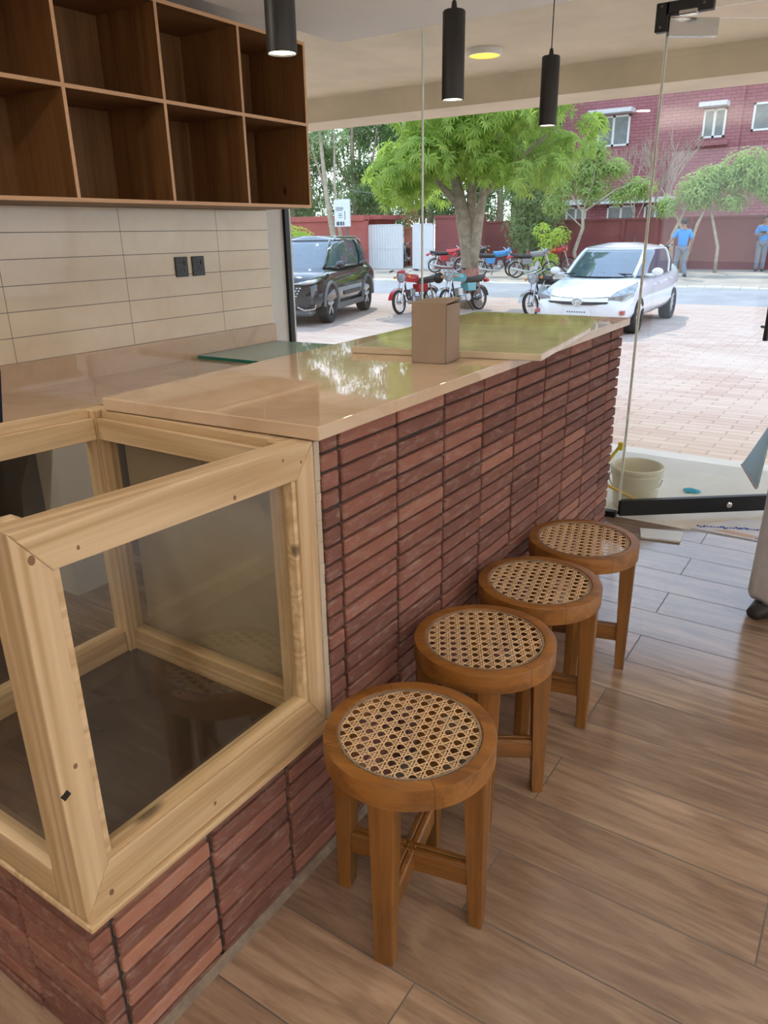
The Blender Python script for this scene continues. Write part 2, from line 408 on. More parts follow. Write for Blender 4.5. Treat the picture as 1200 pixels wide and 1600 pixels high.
_t = mGreenGlass.node_tree; _o = [n for n in _t.nodes if n.type == 'OUTPUT_MATERIAL'][0]; _s = _o.inputs['Surface'].links[0].from_socket   # bright reflections on the sheet painted in as pale mint diffuse
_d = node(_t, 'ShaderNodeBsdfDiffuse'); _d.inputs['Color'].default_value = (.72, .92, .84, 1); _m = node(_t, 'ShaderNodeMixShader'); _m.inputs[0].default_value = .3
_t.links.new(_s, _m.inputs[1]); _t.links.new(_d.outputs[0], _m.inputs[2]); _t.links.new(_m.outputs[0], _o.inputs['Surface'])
mGlassEdge = plain('glass_edge_pale', (.86, .89, .82), .4, var=.05); mTeal = plain('glass_edge_teal', (.01, .22, .17), .1, var=.2)
mDarkGloss = plain('dark_gloss_panel', (.038, .026, .021), .12, var=.12)
mChrome = plain('brushed_steel', (.62, .60, .56), .16, 1.0, var=.03)
mCard = plain('brown_cardboard', (.31, .235, .18), .8, var=.06); mCardIn = plain('cardboard_inside', (.10, .065, .045), .9)
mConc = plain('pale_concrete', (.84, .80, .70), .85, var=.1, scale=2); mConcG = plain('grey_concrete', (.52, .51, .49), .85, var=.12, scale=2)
mAsph = plain('dusty_asphalt', (.33, .33, .34), .9, var=.15, scale=1.2); mVerge = plain('sandy_verge', (.42, .36, .29), .95, var=.22, scale=.9)
mPave = paver_mat(); mRedB = building_brick_mat()
mRedWall = plain('maroon_wall_paint', (.24, .068, .068), .85, var=.14, scale=1.2); mRedPaint = plain('brick_red_paint', (.47, .12, .10), .8, var=.12, scale=1.5)
mGate = plain('white_gate_paint', (.74, .76, .78), .5, var=.03); mHood = plain('white_hood', (.70, .70, .70), .7, var=.08)
mWinFrame = plain('white_window_frame', (.78, .78, .76), .5); mWinGlass = plain('dark_window_glass', (.16, .19, .19), .08, var=.3, scale=3)
mBark = plain('grey_brown_bark', (.34, .27, .20), .9, var=.3, scale=9, bmp=.6); mBarkRed = plain('red_painted_bark', (.46, .20, .15), .9, var=.3, scale=9, bmp=.6); mBarkPale = plain('pale_bark', (.42, .36, .27), .9, var=.25, scale=6)
mLeafA = leafmat('mango_leaf', (.17, .29, .05), (.38, .50, .10), .5); mLeafB = leafmat('dark_leaf', (.12, .22, .08), (.25, .37, .15), .4)
mLeafC = leafmat('grey_green_leaf', (.15, .24, .11), (.32, .42, .20), .4); mLeafD = leafmat('pale_green_leaf', (.22, .36, .10), (.42, .52, .18), .45)
mLeafY = leafmat('bright_leaf', (.25, .42, .05), (.46, .58, .09), .5)
mPaintBlk = plain('black_car_paint', (.014, .015, .018), .08, .0, var=.1, coat=1); mPaintWht = plain('white_car_paint', (.82, .83, .84), .12, var=.01, coat=.6)
mCarGlass = plain('car_glass', (.07, .10, .13), .03, var=.15, spec=1.0)
mCarGlass.node_tree.nodes['Principled BSDF'].inputs['IOR'].default_value = 1.9; mTyre = plain('tyre_rubber', (.03, .03, .03), .8); mGreyPl = plain('grey_cladding', (.14, .14, .14), .6)
mAlloy = plain('alloy_wheel', (.55, .56, .58), .25, .9); mLamp = plain('headlamp_lens', (.36, .39, .40), .06, .3, var=.35, scale=9); mGrille = plain('grille_dark', (.05, .05, .05), .4)
mPlate = plain('number_plate', (.78, .80, .80), .4); mInk = plain('dark_ink', (.10, .11, .13), .7); mRedL = plain('red_gloss', (.55, .02, .03), .2, coat=.5)
mTealP = plain('teal_gloss', (.10, .38, .40), .25, coat=.4); mBlueP = plain('blue_gloss', (.03, .25, .55), .25, coat=.4); mAmber = plain('amber_lens', (.8, .28, .02), .25); mSeat = plain('black_vinyl', (.02, .02, .022), .5)
mSkin = plain('brown_skin', (.33, .18, .11), .55); mHair = plain('black_hair', (.015, .012, .011), .6)
mBlueShirt = plain('sky_blue_cloth', (.06, .30, .70), .9, var=.08, scale=15); mGreyTr = plain('grey_trouser_cloth', (.20, .22, .26), .9, var=.08); mShoe = plain('dark_shoe', (.03, .028, .028), .5)
mKameez = plain('grey_kameez_cloth', (.62, .66, .72), .95, var=.08, scale=18, bmp=.2); mKamBlue = leafmat('light_blue_lining', (.46, .70, .84), (.50, .74, .88), .5); mNavy = plain('navy_cloth', (.012, .018, .065), .95, var=.1); mBlkCl = plain('black_cloth', (.010, .010, .012), .95)
mBucket = plain('cream_plastic', (.70, .64, .48), .35, var=.06); mYellow = plain('yellow_wood', (.72, .48, .10), .6); mRag = plain('cyan_rag', (.05, .50, .70), .8)
mMat = plain('white_mat', (.66, .66, .68), .9); mMatBlue = plain('blue_mat_print', (.05, .10, .36), .9); mMatTan = plain('tan_mat', (.60, .42, .30), .9)
mSocket = plain('charcoal_plastic', (.035, .033, .032), .4); mSign = plain('white_sign', (.72, .77, .82), .5)

# ------------------------------------------------------------------ room shell
def ss(a, b): return a+(b-a)
fl = MB(); fl.box((-2.6, -3.2, -.12), (6.4, 3.93, 0)); struct('floor', fl, mFloor)
w = MB(); w.box((-2.58, -3.2, 0), (-2.38, 3.98, 2.7)); wl = struct('wall_left', w, mWhite)
w = MB(); w.box((-2.38, -1.0, .957), (-2.372, 3.74, 2.0)); struct('wall_tiling', w, mTile, wl)
w = MB(); w.box((-2.58, -3.4, 0), (6.4, -3.2, 2.7)); struct('wall_back', w, mWhite)
w = MB(); w.box((6.2, -3.2, 0), (6.4, .40, 2.7)); w.box((6.2, 3.5, 0), (6.4, 3.98, 2.7)); w.box((6.2, .40, 2.45), (6.4, 3.5, 2.7)); struct('wall_right', w, mWhite)
w2 = thing('added_window', '', '', (6.3, 2.0, 0)); del w2['label']; del w2['category']; w2['kind'] = 'structure'  # unseen side window, added to bring more daylight into the room
for i in range(2): obj('window_pane', MB().box((6.294, .43+i*1.54, .05), (6.306, .43+i*1.54+1.5, 2.42)), mGlass, w2)
fr_ = MB()
for i in range(3): fr_.box((6.28, .40+i*1.54-.02, 0), (6.32, .40+i*1.54+.02, 2.45))
obj('window_frame', fr_.box((6.28, .40, 0), (6.32, 3.5, .05)).box((6.28, .40, 2.42), (6.32, 3.5, 2.45)), mBlack, w2)
w = MB(); w.box((-1.90, -3.2, 2.5), (6.2, 3.90, 2.56)); struct('ceiling', w, mCeil)
w = MB(); w.box((-3.2, -3.4, 2.7), (6.5, 6.34, 2.95)); struct('ceiling_slab', w, mSoffit)
w = MB(); w.box((-12, 3.98, 2.7), (-3.2, 6.34, 2.95)); w.box((-12, 6.33, 2.498), (6.5, 6.83, 3.4)); w.box((-12, 6.325, 2.655), (6.5, 6.34, 2.70)); struct('porch_beam', w, mSoffit)
w = MB(); w.box((-12, 3.98, -.1), (-2.58, 4.1, 2.7)); struct('wall_front', w, mWhite)

def pane(mb, a, b): mb.box(a, b); return mb
win = thing('window_1', '', '', (-1.2, 3.92, 0)); del win['label']; del win['category']; win['kind'] = 'structure'
obj('window_pane', MB().box((-2.36, 3.914, .03), (-1.3585, 3.926, 2.7)), mGlass, win)
obj('window_pane', MB().box((-1.3515, 3.914, .03), (-.095, 3.926, 2.7)), mGlass, win)
obj('window_seam', MB().box((-1.3583, 3.913, .03), (-1.3517, 3.927, 2.7)), mGlassEdge, win)
obj('pane_edge', MB().box((-.0949, 3.914, .03), (-.092, 3.926, 2.7)), mGlassEdge, win)
obj('transom_pane', MB().box((-.088, 3.914, 2.383), (1.7, 3.926, 2.7)), mGlass, win)
obj('window_pane', MB().box((1.7, 3.914, .03), (6.2, 3.926, 2.7)), mGlass, win)
obj('window_frame', MB().box((-2.382, 3.90, 0), (-2.358, 3.94, 2.7)).box((-2.36, 3.90, 0), (-.10, 3.94, .032)).box((1.7, 3.90, 0), (6.2, 3.94, .032)), mBlack, win)
pf = MB().box((-.143, 3.90, 2.318), (-.086, 3.94, 2.43), bev=.003).box((-.10, 3.90, 2.378), (.098, 3.94, 2.43), bev=.003)
pfo = obj('patch_fitting', pf, mBlackP, win)
obj('screw', MB().lathe([(.006, 3.897), (.005, 3.894)], (-.118, 0, 2.415), 10, axis='y').lathe([(.006, 3.897), (.005, 3.894)], (-.118, 0, 2.335), 10, axis='y').lathe([(.006, 3.897), (.005, 3.894)], (.06, 0, 2.405), 10, axis='y'), mGreyPl, pfo)
obj('pivot_bracket', MB().box((-.045, 3.895, 2.372), (.035, 3.945, 2.392), bev=.004), mChrome, pfo)

door = thing('door_1', '', '', (-.088, 3.92, 0)); del door['label']; del door['category']; door['kind'] = 'structure'
DA = radians(37.5)
def dd(p): return Vector((-.088+p[0]*cos(DA)-p[1]*sin(DA), 3.92+p[0]*sin(DA)+p[1]*cos(DA), p[2]))
obj('door_pane', MB().box((.004, -.006, .10), (.90, .006, 2.372)).xf(dd), mGlass, door)
obj('door_edge', MB().box((.0, -.006, .10), (.0038, .006, 2.36)).box((.9002, -.006, .10), (.904, .006, 2.372)).xf(dd), mGlassEdge, door)
obj('top_patch', MB().box((0, -.014, 2.30), (.225, .014, 2.372), bev=.002).xf(dd), mChrome, door)
br_ = obj('bottom_rail', MB().box((0, -.018, .012), (.904, .018, .10), bev=.003).xf(dd), mBlack, door)
obj('lock', MB().lathe([(.016, -.018), (.016, -.024), (.012, -.026)], (.62-.0, 0, .055), 16, axis='y').box((.615, -.03, .048), (.625, -.024, .062)).xf(dd), mChrome, br_)
obj('pull_handle', MB().tube([(.655, -.05, .955), (.655, -.05, 1.42)], .013, 10).tube([(.655, -.05, 1.02), (.655, 0, 1.02)], .007).tube([(.655, -.05, 1.35), (.655, 0, 1.35)], .007).xf(dd), mBlackP, door)

# ------------------------------------------------------------------ brick bar counter
ROW = .0446; LEN = .2415; TOPZ = 1.097
def bricks(side):
    mb = MB(); rnd = random.Random(3)
    def put(lo, hi, row, face):
        j = rnd.uniform(-.0022, .0022); t = rnd.uniform(-.006, .006)
        zt = TOPZ-row*ROW-.003; zb = zt-ROW+.0080+rnd.uniform(-.0008, .0008)
        if zb < .002: zb = .002
        if zt-zb < .012: return
        if face == 'x': mb.box((-.045, lo+.0056, zb), (j, hi-.0056, zt), bev=.0035, rot=Matrix.Rotation(t, 3, 'X') @ Matrix.Rotation(t*.3, 3, 'Z'))
        else: mb.box((lo+.0028, face[1], zb), (hi-.0028, face[2]+j, zt), bev=.0035, rot=Matrix.Rotation(t, 3, 'Y'))
    for row in range(25):
        low = TOPZ-row*ROW < .39
        y0 = .548 if low else 1.203
        if side == 'main':
            js = [.548+LEN*k for k in range(20)]; js = [y for y in js if y0-1e-6 <= y < 3.37]
            ed = ([y0] if abs(js[0]-y0) > .01 else [])+js+[3.376]
            off = rnd.uniform(-.002, .002)
            for a, b in zip(ed[:-1], ed[1:]): put(a+off*(a > y0), b+off*(b < 3.37), row, 'x')
        if side == 'near' and low:
            xs = [-.69, -.69+.2, -.2415, 0]
            for a, b in zip(xs[:-1], xs[1:]): put(a, b-(.0 if b < 0 else .002), row, ('y', .546, .503))
        if side == 'far':
            xs = [-.70, -.5, -.2415, -.046]
            for a, b in zip(xs[:-1], xs[1:]): put(a, b, row, ('y', 3.34, 3.378))
    return mb
ctr = thing('bar_counter', 'long red stacked-brick bar counter with a glossy beige marble top', 'counter', (-.3, 2.0, 0))
obj('brick_facing', bricks('main'), mBrick, ctr)
obj('brick_facing', bricks('near'), mBrick, ctr)
obj('brick_facing', bricks('far'), mBrick, ctr)
core = MB().box((-.62, 1.196, 0), (-.013, 3.365, 1.097)).box((-.685, .514, 0), (-.013, 1.196, .383))
obj('mortar_core', core, mMortar, ctr)
# plastered narrow end towards the display case with a ragged mortar edge
pl = MB().box((-.63, 1.183, .386), (-.006, 1.197, 1.097)); rr = random.Random(5)
zz = .39
while zz < 1.08:
    h = rr.uniform(.02, .06); d = rr.uniform(.001, .006); pl.box((-.02, 1.183-d*.3, zz), (-.001+d*.35, 1.2015, zz+h), bev=.002); zz += h
obj('plaster_edge', pl, plain('cream_plaster', (.50, .425, .335), .85, var=.07, scale=7, bmp=.3), ctr)
obj('plinth_mortar', MB().hexa([(.0, .505, 0), (.012, .505, 0), (.012, 3.376, 0), (.0, 3.376, 0)], [(.0, .505, .022), (.003, .505, .022), (.003, 3.376, .022), (.0, 3.376, .022)]), plain('brown_mortar', (.20, .155, .12), .95, var=.3, scale=30), ctr)
top = [(-.615, 1.125), (.033, 1.160), (.010, 3.43), (-.735, 3.395)]
obj('marble_top', MB().prism(top, 1.099, 1.13), mMarble, ctr, bevel=.003)

slab = obj('marble_slab', MB().prism([(-.490, 2.0), (.118, 2.135), (.028, 2.84), (-.585, 2.70)], 1.1305, 1.152), mMarble2, None, bevel=.003)
tag(slab, 'loose olive-beige marble slab lying askew on the bar counter behind the box', 'stone slab')

bx = thing('cardboard_box', 'small plain brown cardboard box standing on the bar counter', 'box', (-.16, 2.0, 1.1302))
def bxf(p):
    a = radians(8); return Vector((-.170+p.x*cos(a)-p.y*sin(a), 2.0+p.x*sin(a)+p.y*cos(a), 1.1305+p.z))
b0 = MB()
wx, wy, hh = .055, .056, .173
for (a, b) in (((-wx, -wy, 0), (wx, -wy+.002, hh)), ((-wx, wy-.002, 0), (wx, wy, hh)), ((-wx, -wy, 0), (-wx+.002, wy, hh)), ((wx-.002, -wy, 0), (wx, wy, hh-.004)), ((-wx, -wy, 0), (wx, wy, .002))): b0.box(a, b)
obj('carton', b0.xf(bxf), mCard, bx)
obj('top_flap', MB().hexa([(-wx, -wy, hh), (wx, -wy, hh), (wx, wy, hh+.006), (-wx, wy, hh+.002)], [(-wx, -wy, hh+.003), (wx, -wy, hh+.003), (wx, wy, hh+.012), (-wx, wy, hh+.006)]).xf(bxf), mCard, bx)

# ------------------------------------------------------------------ worktop along the left wall, glass sheet, sockets
wt = thing('worktop', 'cream marble worktop along the tiled wall on white piers', 'worktop', (-2.1, 2.0, 0))
obj('marble_top', MB().box((-2.378, -1.0, .80), (-1.80, 3.80, .83)), mMarble, wt, bevel=.003)
obj('upstand', MB().box((-2.371, -1.0, .83), (-2.352, 3.745, .957)), mMarble, wt)
obj('apron', MB().box((-1.86, -1.0, .715), (-1.815, 3.78, .80)), mWhite, wt)
for (a, b) in ((.45, .66), (1.72, 1.93), (3.0, 3.2), (-.95, -.75)):
    obj('pier', MB().box((-1.96, a, .0), (-1.83, b, .80)), mWhite, wt)
obj('shade_board', MB().box((-2.3, -1.0, .0), (-2.28, 3.78, .79)), plain('painted_void_shade', (.14, .125, .115), .7), wt)  # dark sheet added to paint in the shade of the open space below
gs = thing('glass_sheet', 'thick greenish glass sheet lying on the worktop behind the bar', 'glass sheet', (-2.1, 3.4, .83))
gp = [(-2.345, 3.04), (-1.83, 3.05), (-1.83, 3.78), (-2.345, 3.74)]
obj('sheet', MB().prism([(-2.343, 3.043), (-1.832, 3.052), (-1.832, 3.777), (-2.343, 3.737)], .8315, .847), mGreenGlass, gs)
e_ = MB()
for i in range(4):
    a = Vector(gp[i]); b = Vector(gp[(i+1) % 4]); e_.hexa([(a.x, a.y, .8308), (b.x, b.y, .8308), (b.x+(.003 if i == 0 else 0), b.y+.003, .8308), (a.x, a.y+.003, .8308)], [(a.x, a.y, .8475), (b.x, b.y, .8475), (b.x+(.003 if i == 0 else 0), b.y+.003, .8475), (a.x, a.y+.003, .8475)])
obj('polished_edge', e_, mTeal, gs)
def socket(y0, lab):
    s = thing('power_socket', lab, 'socket', (-2.372, y0+.046, 1.337), 'sockets on the tiled wall')
    obj('plate', MB().box((-2.372, y0, 1.285), (-2.362, y0+.092, 1.39), bev=.003), mSocket, s)
    h = MB()
    for (dy, dz, a) in ((.030, .030, .4), (.062, .030, -.4), (.046, .044, 0)): h.box((-2.3625, y0+dy-.003, 1.285+dz-.007), (-2.3612, y0+dy+.003, 1.285+dz+.007), rot=Matrix.Rotation(a, 3, 'X'))
    for dy in (.028, .040, .05): h.box((-2.3625, y0+dy-.002, 1.355), (-2.3612, y0+dy+.002, 1.361))
    obj('socket_hole', h, mBlack, s)
    obj('switch', MB().box((-2.3625, y0+.060, 1.345), (-2.359, y0+.070, 1.370), bev=.001), mBlack, s)
socket(2.962, 'black power socket on the cream tiles, the one farther from the window'); socket(3.086, 'black power socket on the cream tiles, the one nearer the window')

# ------------------------------------------------------------------ wall cabinet with eight open compartments
cb = thing('wall_cabinet', 'oak open-fronted wall cabinet with square compartments above the tiles', 'cabinet', (-2.2, 2.6, 1.64))
X0, X1 = -2.375, -1.97; zb, zt = 1.640, 2.478; T = .016
YD = [1.622, 2.128, 2.653, 3.168, 3.681]
obj('back_panel', MB().box((X0, YD[0]-.3, zb), (X0+.008, YD[-1], zt)), mOakZ, cb)
for i, y in enumerate([1.35]+YD[1:]):
    o = obj('side_panel' if i in (0, 4) else 'divider', MB().box((X0+.008, y-T/2, zb+T), (X1-.0015, y+T/2, zt-T)), mOakZ, cb)
for nm, z0 in (('bottom_panel', zb), ('shelf', 2.066), ('top_panel', zt-T)):
    obj(nm, MB().box((X0+.008, 1.35, z0), (X1-.0015, YD[-1]+T/2, z0+T)), mOakY, cb)
eb = MB()
for z0 in (zb, 2.066, zt-T): eb.box((X1-.0015, 1.342, z0), (X1+.0005, YD[-1]+T/2, z0+T))
for y in [1.35]+YD[1:]:
    eb.box((X1-.0015, y-T/2, zb+T), (X1+.0003, y+T/2, 2.066)); eb.box((X1-.0015, y-T/2, 2.066+T), (X1+.0003, y+T/2, zt-T))
obj('edge_band', eb, mOakEdge, cb)

# ------------------------------------------------------------------ pine and glass display case
cs = thing('display_case', 'raw pine display case with glass sides on the low brick end', 'display case', (-.34, .83, .385))
CX0, CX1, CY0, CY1, CZ0, CZ1 = -.69, .012, .498, 1.166, .400, 1.096
def cw(p):
    p = Vector(p)
    if p.z > .45: p.z += .024*(1.166-p.y)/.668*(p.z-.40)/.70
    return p
def part(nm, mb, mt, bev=.003, par=cs): return obj(nm, mb.xf(cw), mt, par, bevel=bev)
PW = .060
# front face frame: two mitred stiles and two rails; seen on the +x side
def miter_front(x0, x1):
    yo0, yo1, zo0, zo1 = CY0, CY1, CZ0, CZ1; a = .057; bt = .072; bb = .088
    yi0, yi1, zi0, zi1 = yo0+a, yo1-a, zo0+bb, zo1-bt
    def pr_(q): return ([(x0, y, z) for y, z in q], [(x1, y, z) for y, z in q])
    for nm, q, mt in (('front_stile', [(yo0, zo0), (yi0, zi0), (yi0, zi1), (yo0, zo1)], mPineZ), ('front_stile', [(yo1, zo0), (yo1, zo1), (yi1, zi1), (yi1, zi0)], mPineZ),
                      ('front_rail', [(yo0, zo1), (yi0, zi1), (yi1, zi1), (yo1, zo1)], mPineY), ('front_rail', [(yo0, zo0), (yo1, zo0), (yi1, zi0), (yi0, zi0)], mPineY)):
        lo, hi = pr_(q); part(nm, MB().hexa(lo, hi), mt, .0025)
    return yi0, yi1, zi0, zi1
yi0, yi1, zi0, zi1 = miter_front(CX1-.052, CX1)
bd = MB(); bw = .012
for (a, b) in (((yi0+.0005, zi0+bw), (yi0+bw, zi1-.0005)), ((yi1-bw, zi0+bw), (yi1-.0005, zi1-.0005)), ((yi0+.0005, zi0+.0005), (yi1-.0005, zi0+bw-.0003))): bd.box((CX1-.028, a[0], a[1]), (CX1-.005, b[0], b[1]))
part('glazing_bead', bd, mPineY, 0)
part('front_pane', MB().box((CX1-.026, yi0-.005, zi0-.005), (CX1-.021, yi1+.005, zi1+.005)), mPane, 0)
# corner posts behind the face frame
for (x0, x1) in ((CX1-.082, CX1-.0525), (CX0, CX0+.055)):
    for (y0, y1) in ((CY0, CY0+.055), (CY1-.055, CY1)):
        part('corner_post', MB().box((x0, y0, CZ0), (x1, y1, CZ1)), mPineZ)
def ledge_x(y0, y1, inner):    # rails running along x with a rebated inner ledge on top
    part('side_rail', MB().box((CX0+.0555, y0, CZ1-.072), (CX1-.0825, y1, CZ1)), mPineX)
    part('rebate_ledge', MB().box((CX0+.0555, inner[0], CZ1-.074), (CX1-.0825, inner[1], CZ1-.020)), mPineX, .002)
    part('side_rail', MB().box((CX0+.0555, y0, CZ0), (CX1-.0825, y1, CZ0+.075)), mPineX)
ledge_x(CY0, CY0+.035, (CY0+.0355, CY0+.052)); ledge_x(CY1-.035, CY1, (CY1-.052, CY1-.0355))
part('back_rail', MB().box((CX0, CY0+.0555, CZ1-.072), (CX0+.035, CY1-.0555, CZ1)), mPineY)
part('rebate_ledge', MB().box((CX0+.0355, CY0+.0555, CZ1-.074), (CX0+.052, CY1-.0555, CZ1-.020)), mPineY, .002)
part('back_rail', MB().box((CX0, CY0+.0555, CZ0), (CX0+.045, CY1-.0555, CZ0+.075)), mPineY)
for y in (CY0+.017, CY1-.025): part('side_pane', MB().box((CX0+.05, y, CZ0+.07), (CX1-.075, y+.005, CZ1-.068)), mPane, 0)
part('back_pane', MB().box((CX0+.016, CY0+.05, CZ0+.07), (CX0+.021, CY1-.05, CZ1-.068)), mPane, 0)
part('base_panel', MB().box((CX0+.046, CY0+.036, CZ0+.001), (CX1-.053, CY1-.036, CZ0+.014)), mDarkGloss, 0)
part('base_board', MB().box((CX0, CY0-.004, .3845), (CX1+.012, CY1+.006, .3995)), mPineY, .004)
mKnot = plain('dark_knot', (.20, .11, .05), .6)
for (y, z, r) in ((.525, 1.05, .006), (.53, .70, .004), (.60, 1.045, .003), (.93, 1.035, .004), (.55, .425, .005), (.80, .43, .004), (1.125, 1.06, .003), (1.07, 1.075, .003)):
    part('knot', MB().ball((CX1, y, z), (.0006, r, r*1.3), 8), mKnot, 0)
part('wood_chip', MB().box((CX1-.001, .498, .655), (CX1+.001, .512, .667), rot=Matrix.Rotation(.5, 3, 'X')), mBlack, 0)

# ------------------------------------------------------------------ stools
def cane(R):
    mb = MB(); p = .0272
    def strip(a, b, wd, z, th=.0010):
        a = Vector((a[0], a[1], z)); b = Vector((b[0], b[1], z)); u = (b-a).normalized(); n_ = Vector((-u.y, u.x, 0))*wd/2
        t = Vector((0, 0, th/2))
        mb.hexa([a-n_-t, b-n_-t, b+n_-t, a+n_-t], [a-n_+t, b-n_+t, b+n_+t, a+n_+t])
    for ang, sp, offs, wd, z in ((0, p, (-.0030, .0030), .0019, 0), (pi/2, p, (-.0030, .0030), .0019, .0011), (pi/4, p/math.sqrt(2), (0,), .0022, .0022), (-pi/4, p/math.sqrt(2), (0,), .0022, -.0011)):
        k = -30
        while k <= 30:
            for o_ in offs:
                c = (k+.5)*sp+o_
                if abs(c) < R-.002:
                    h = math.sqrt(R*R-c*c); d = Vector((cos(ang), sin(ang))); n_ = Vector((-d.y, d.x))
                    strip(n_*c-d*h, n_*c+d*h, wd, z)
            k += 1
    return mb
def make_stool():
    s = thing('stool', 'x', 'stool', (0, 0, 0), 'round cane stools along the bar')
    R1, R0, Z1, Z0 = .188, .156, .490, .437
    ring = MB().lathe([(R0, Z0+.002), (R0+.002, Z0), (R1-.002, Z0), (R1, Z0+.002), (R1, Z1-.004), (R1-.0012, Z1-.0012), (R1-.004, Z1), (R0+.003, Z1), (R0, Z1-.003)], n=72, closed=True)
    obj('seat_ring', ring, mRing, s, smooth=True)
    cn = obj('cane_seat', cane(R0+.002).xf(lambda p: (p.x, p.y, p.z+Z1-.0055)), mCane, s)
    obj('cane_spline', MB().lathe([(R0-.001, Z1-.004), (R0-.001, Z1-.0015), (R0-.0055, Z1-.0015), (R0-.0055, Z1-.004)], n=64, closed=True), mCaneRim, cn, smooth=True)
    for k in range(4):
        a = k*pi/2; ca, sa = cos(a), sin(a)
        def rt(p): return Vector((p[0]*ca-p[1]*sa, p[0]*sa+p[1]*ca, p[2]))
        ro = .181
        hi = [(ro-.052, -.029), (ro-.003, -.029), (ro+.001, 0), (ro-.003, .029), (ro-.052, .029)]
        lo = [(ro-.034, -.021), (ro-.003, -.021), (ro-.001, 0), (ro-.003, .021), (ro-.034, .021)]
        obj('leg', MB().hexa([rt((x, y, 0)) for x, y in lo], [rt((x, y, .4405)) for x, y in hi]), mTeak, s, bevel=.0025)
    for k in range(2):
        a = k*pi/2
        f = lambda p: Vector((p.x*cos(a)-p.y*sin(a), p.x*sin(a)+p.y*cos(a), p.z))
        st = MB().box((-.150, -.0155, .112), (.150, .0155, .166), bev=.003).box((-.150, -.0145, .164), (.150, -.002, .171), bev=.002).box((-.150, .002, .164), (.150, .0145, .171), bev=.002)
        obj('stretcher', st.xf(f), mTeakX, s)
    return s
st0 = make_stool()
ST = [((.262, 1.141), 12.5, 'round teak stool with a cane seat, nearest the viewer and beside the display case'),
      ((.224, 1.584), 30, 'round teak stool with a cane seat, second from the display case'),
      ((.216, 1.981), 12, 'round teak stool with a cane seat, third from the display case'),
      ((.216, 2.378), 15, 'round teak stool with a cane seat, farthest along the bar and nearest the glass door')]
for i, (p, a, lab) in enumerate(ST):
    s = st0 if i == 0 else copy_tree(st0)
    s.location = (p[0], p[1], 0); s.rotation_euler = (0, 0, radians(a)); s['label'] = lab

# ------------------------------------------------------------------ pendant and porch lamps
mGlow = emis('warm_lamp_glow', (1, .88, .68), 9); mYGlow = emis('yellow_lamp_glow', (1, .66, .09), 1.0)
def make_pendant():
    s = thing('pendant_lamp', 'x', 'lamp', (0, 0, 0), 'pendant lamps over the bar')
    r = .0345
    obj('lamp_tube', MB().lathe([(r-.003, .004), (r-.003, 0), (r, 0), (r, .236), (r-.003, .24), (.004, .24)], n=32, cap=False), mBlackP, s, smooth=True)
    obj('lamp_lens', MB().lathe([(r-.003, .004), (r-.010, .010), (.004, .011)], n=32), mGlow, s, smooth=True)
    obj('cord_grip', MB().lathe([(.010, .24), (.007, .262), (.003, .268)], n=16), mBlackP, s, smooth=True)
    obj('cord', MB().tube([(0, 0, .265), (0, 0, .61)], .0022, 6), mBlackP, s)
    return s
pz = 1.885
p0 = make_pendant()
for i, (y, lab) in enumerate(((1.508, 'black tube pendant lamp hanging in front of the oak cabinet'), (2.322, 'black tube pendant lamp hanging beside the round ceiling light, middle of three'), (3.105, 'black tube pendant lamp hanging in front of the tree, farthest of three'))):
    s = p0 if i == 0 else copy_tree(p0)
    s.location = (-.30, y, pz); s['label'] = lab
    a = area('pendant_light', (-.30, y, pz-.004), .05, 0.5, (1, .86, .66))
    a.data.spread = radians(110)
lp = thing('ceiling_light', 'round white surface light glowing yellow on the porch ceiling', 'lamp', (-1.765, 5.47, 2.66))
obj('housing', MB().lathe([(.108, 2.66), (.118, 2.66), (.122, 2.665), (.122, 2.699), (.06, 2.6995)], (-1.765, 5.47, 0), 40, cap=False), mWhite, lp, smooth=True)
obj('diffuser', MB().lathe([(.002, 2.662), (.09, 2.662), (.108, 2.664)], (-1.765, 5.47, 0), 40), mYGlow, lp, smooth=True)

# ------------------------------------------------------------------ ground outside
def gz(y):
    pts = [(-50, -.10), (5.62, -.10), (11, -.25), (19.8, -.25), (22.4, -.06), (30, .12), (60, .12)]
    for (a, za), (b, zb_) in zip(pts[:-1], pts[1:]):
        if y <= b: return za+(zb_-za)*(y-a)/(b-a)
    return .12
def ground(name, y0, y1, mt, lift=0, x0=-60, x1=40):
    ys = sorted(set([y0, y1]+[p for p in (5.62, 11, 19.8, 22.4, 30) if y0 < p < y1]))
    mb = MB(); vv = []; ff = []
    for y in ys: vv += [(x0, y, gz(y)+lift), (x1, y, gz(y)+lift)]
    for i in range(len(ys)-1): ff.append((2*i, 2*i+1, 2*i+3, 2*i+2))
    mb.add(vv, ff); return struct(name, mb, mt)
mb = MB().box((-14, 3.93, -.3), (9, 5.32, -.02)); struct('porch_floor', mb, mConc)
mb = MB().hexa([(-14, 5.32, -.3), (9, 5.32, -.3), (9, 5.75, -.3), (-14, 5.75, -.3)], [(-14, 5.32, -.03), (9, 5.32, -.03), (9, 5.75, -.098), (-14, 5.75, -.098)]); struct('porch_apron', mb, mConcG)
ground('paved_forecourt', 5.62, 19.8, mPave); ground('road', 19.8, 22.4, mAsph, 0); ground('road_verge', 22.4, 60, mVerge)
ground('ground_base', -40, 5.62, mConcG, -.22)
kb = MB()
rk = random.Random(11)
for i in range(46):
    x = -20+i*.45; kb.box((x, 22.36, -.10), (x+.42, 22.52, -.01+rk.uniform(-.01, .02)), bev=.02)
struct('kerb', kb, mConc)

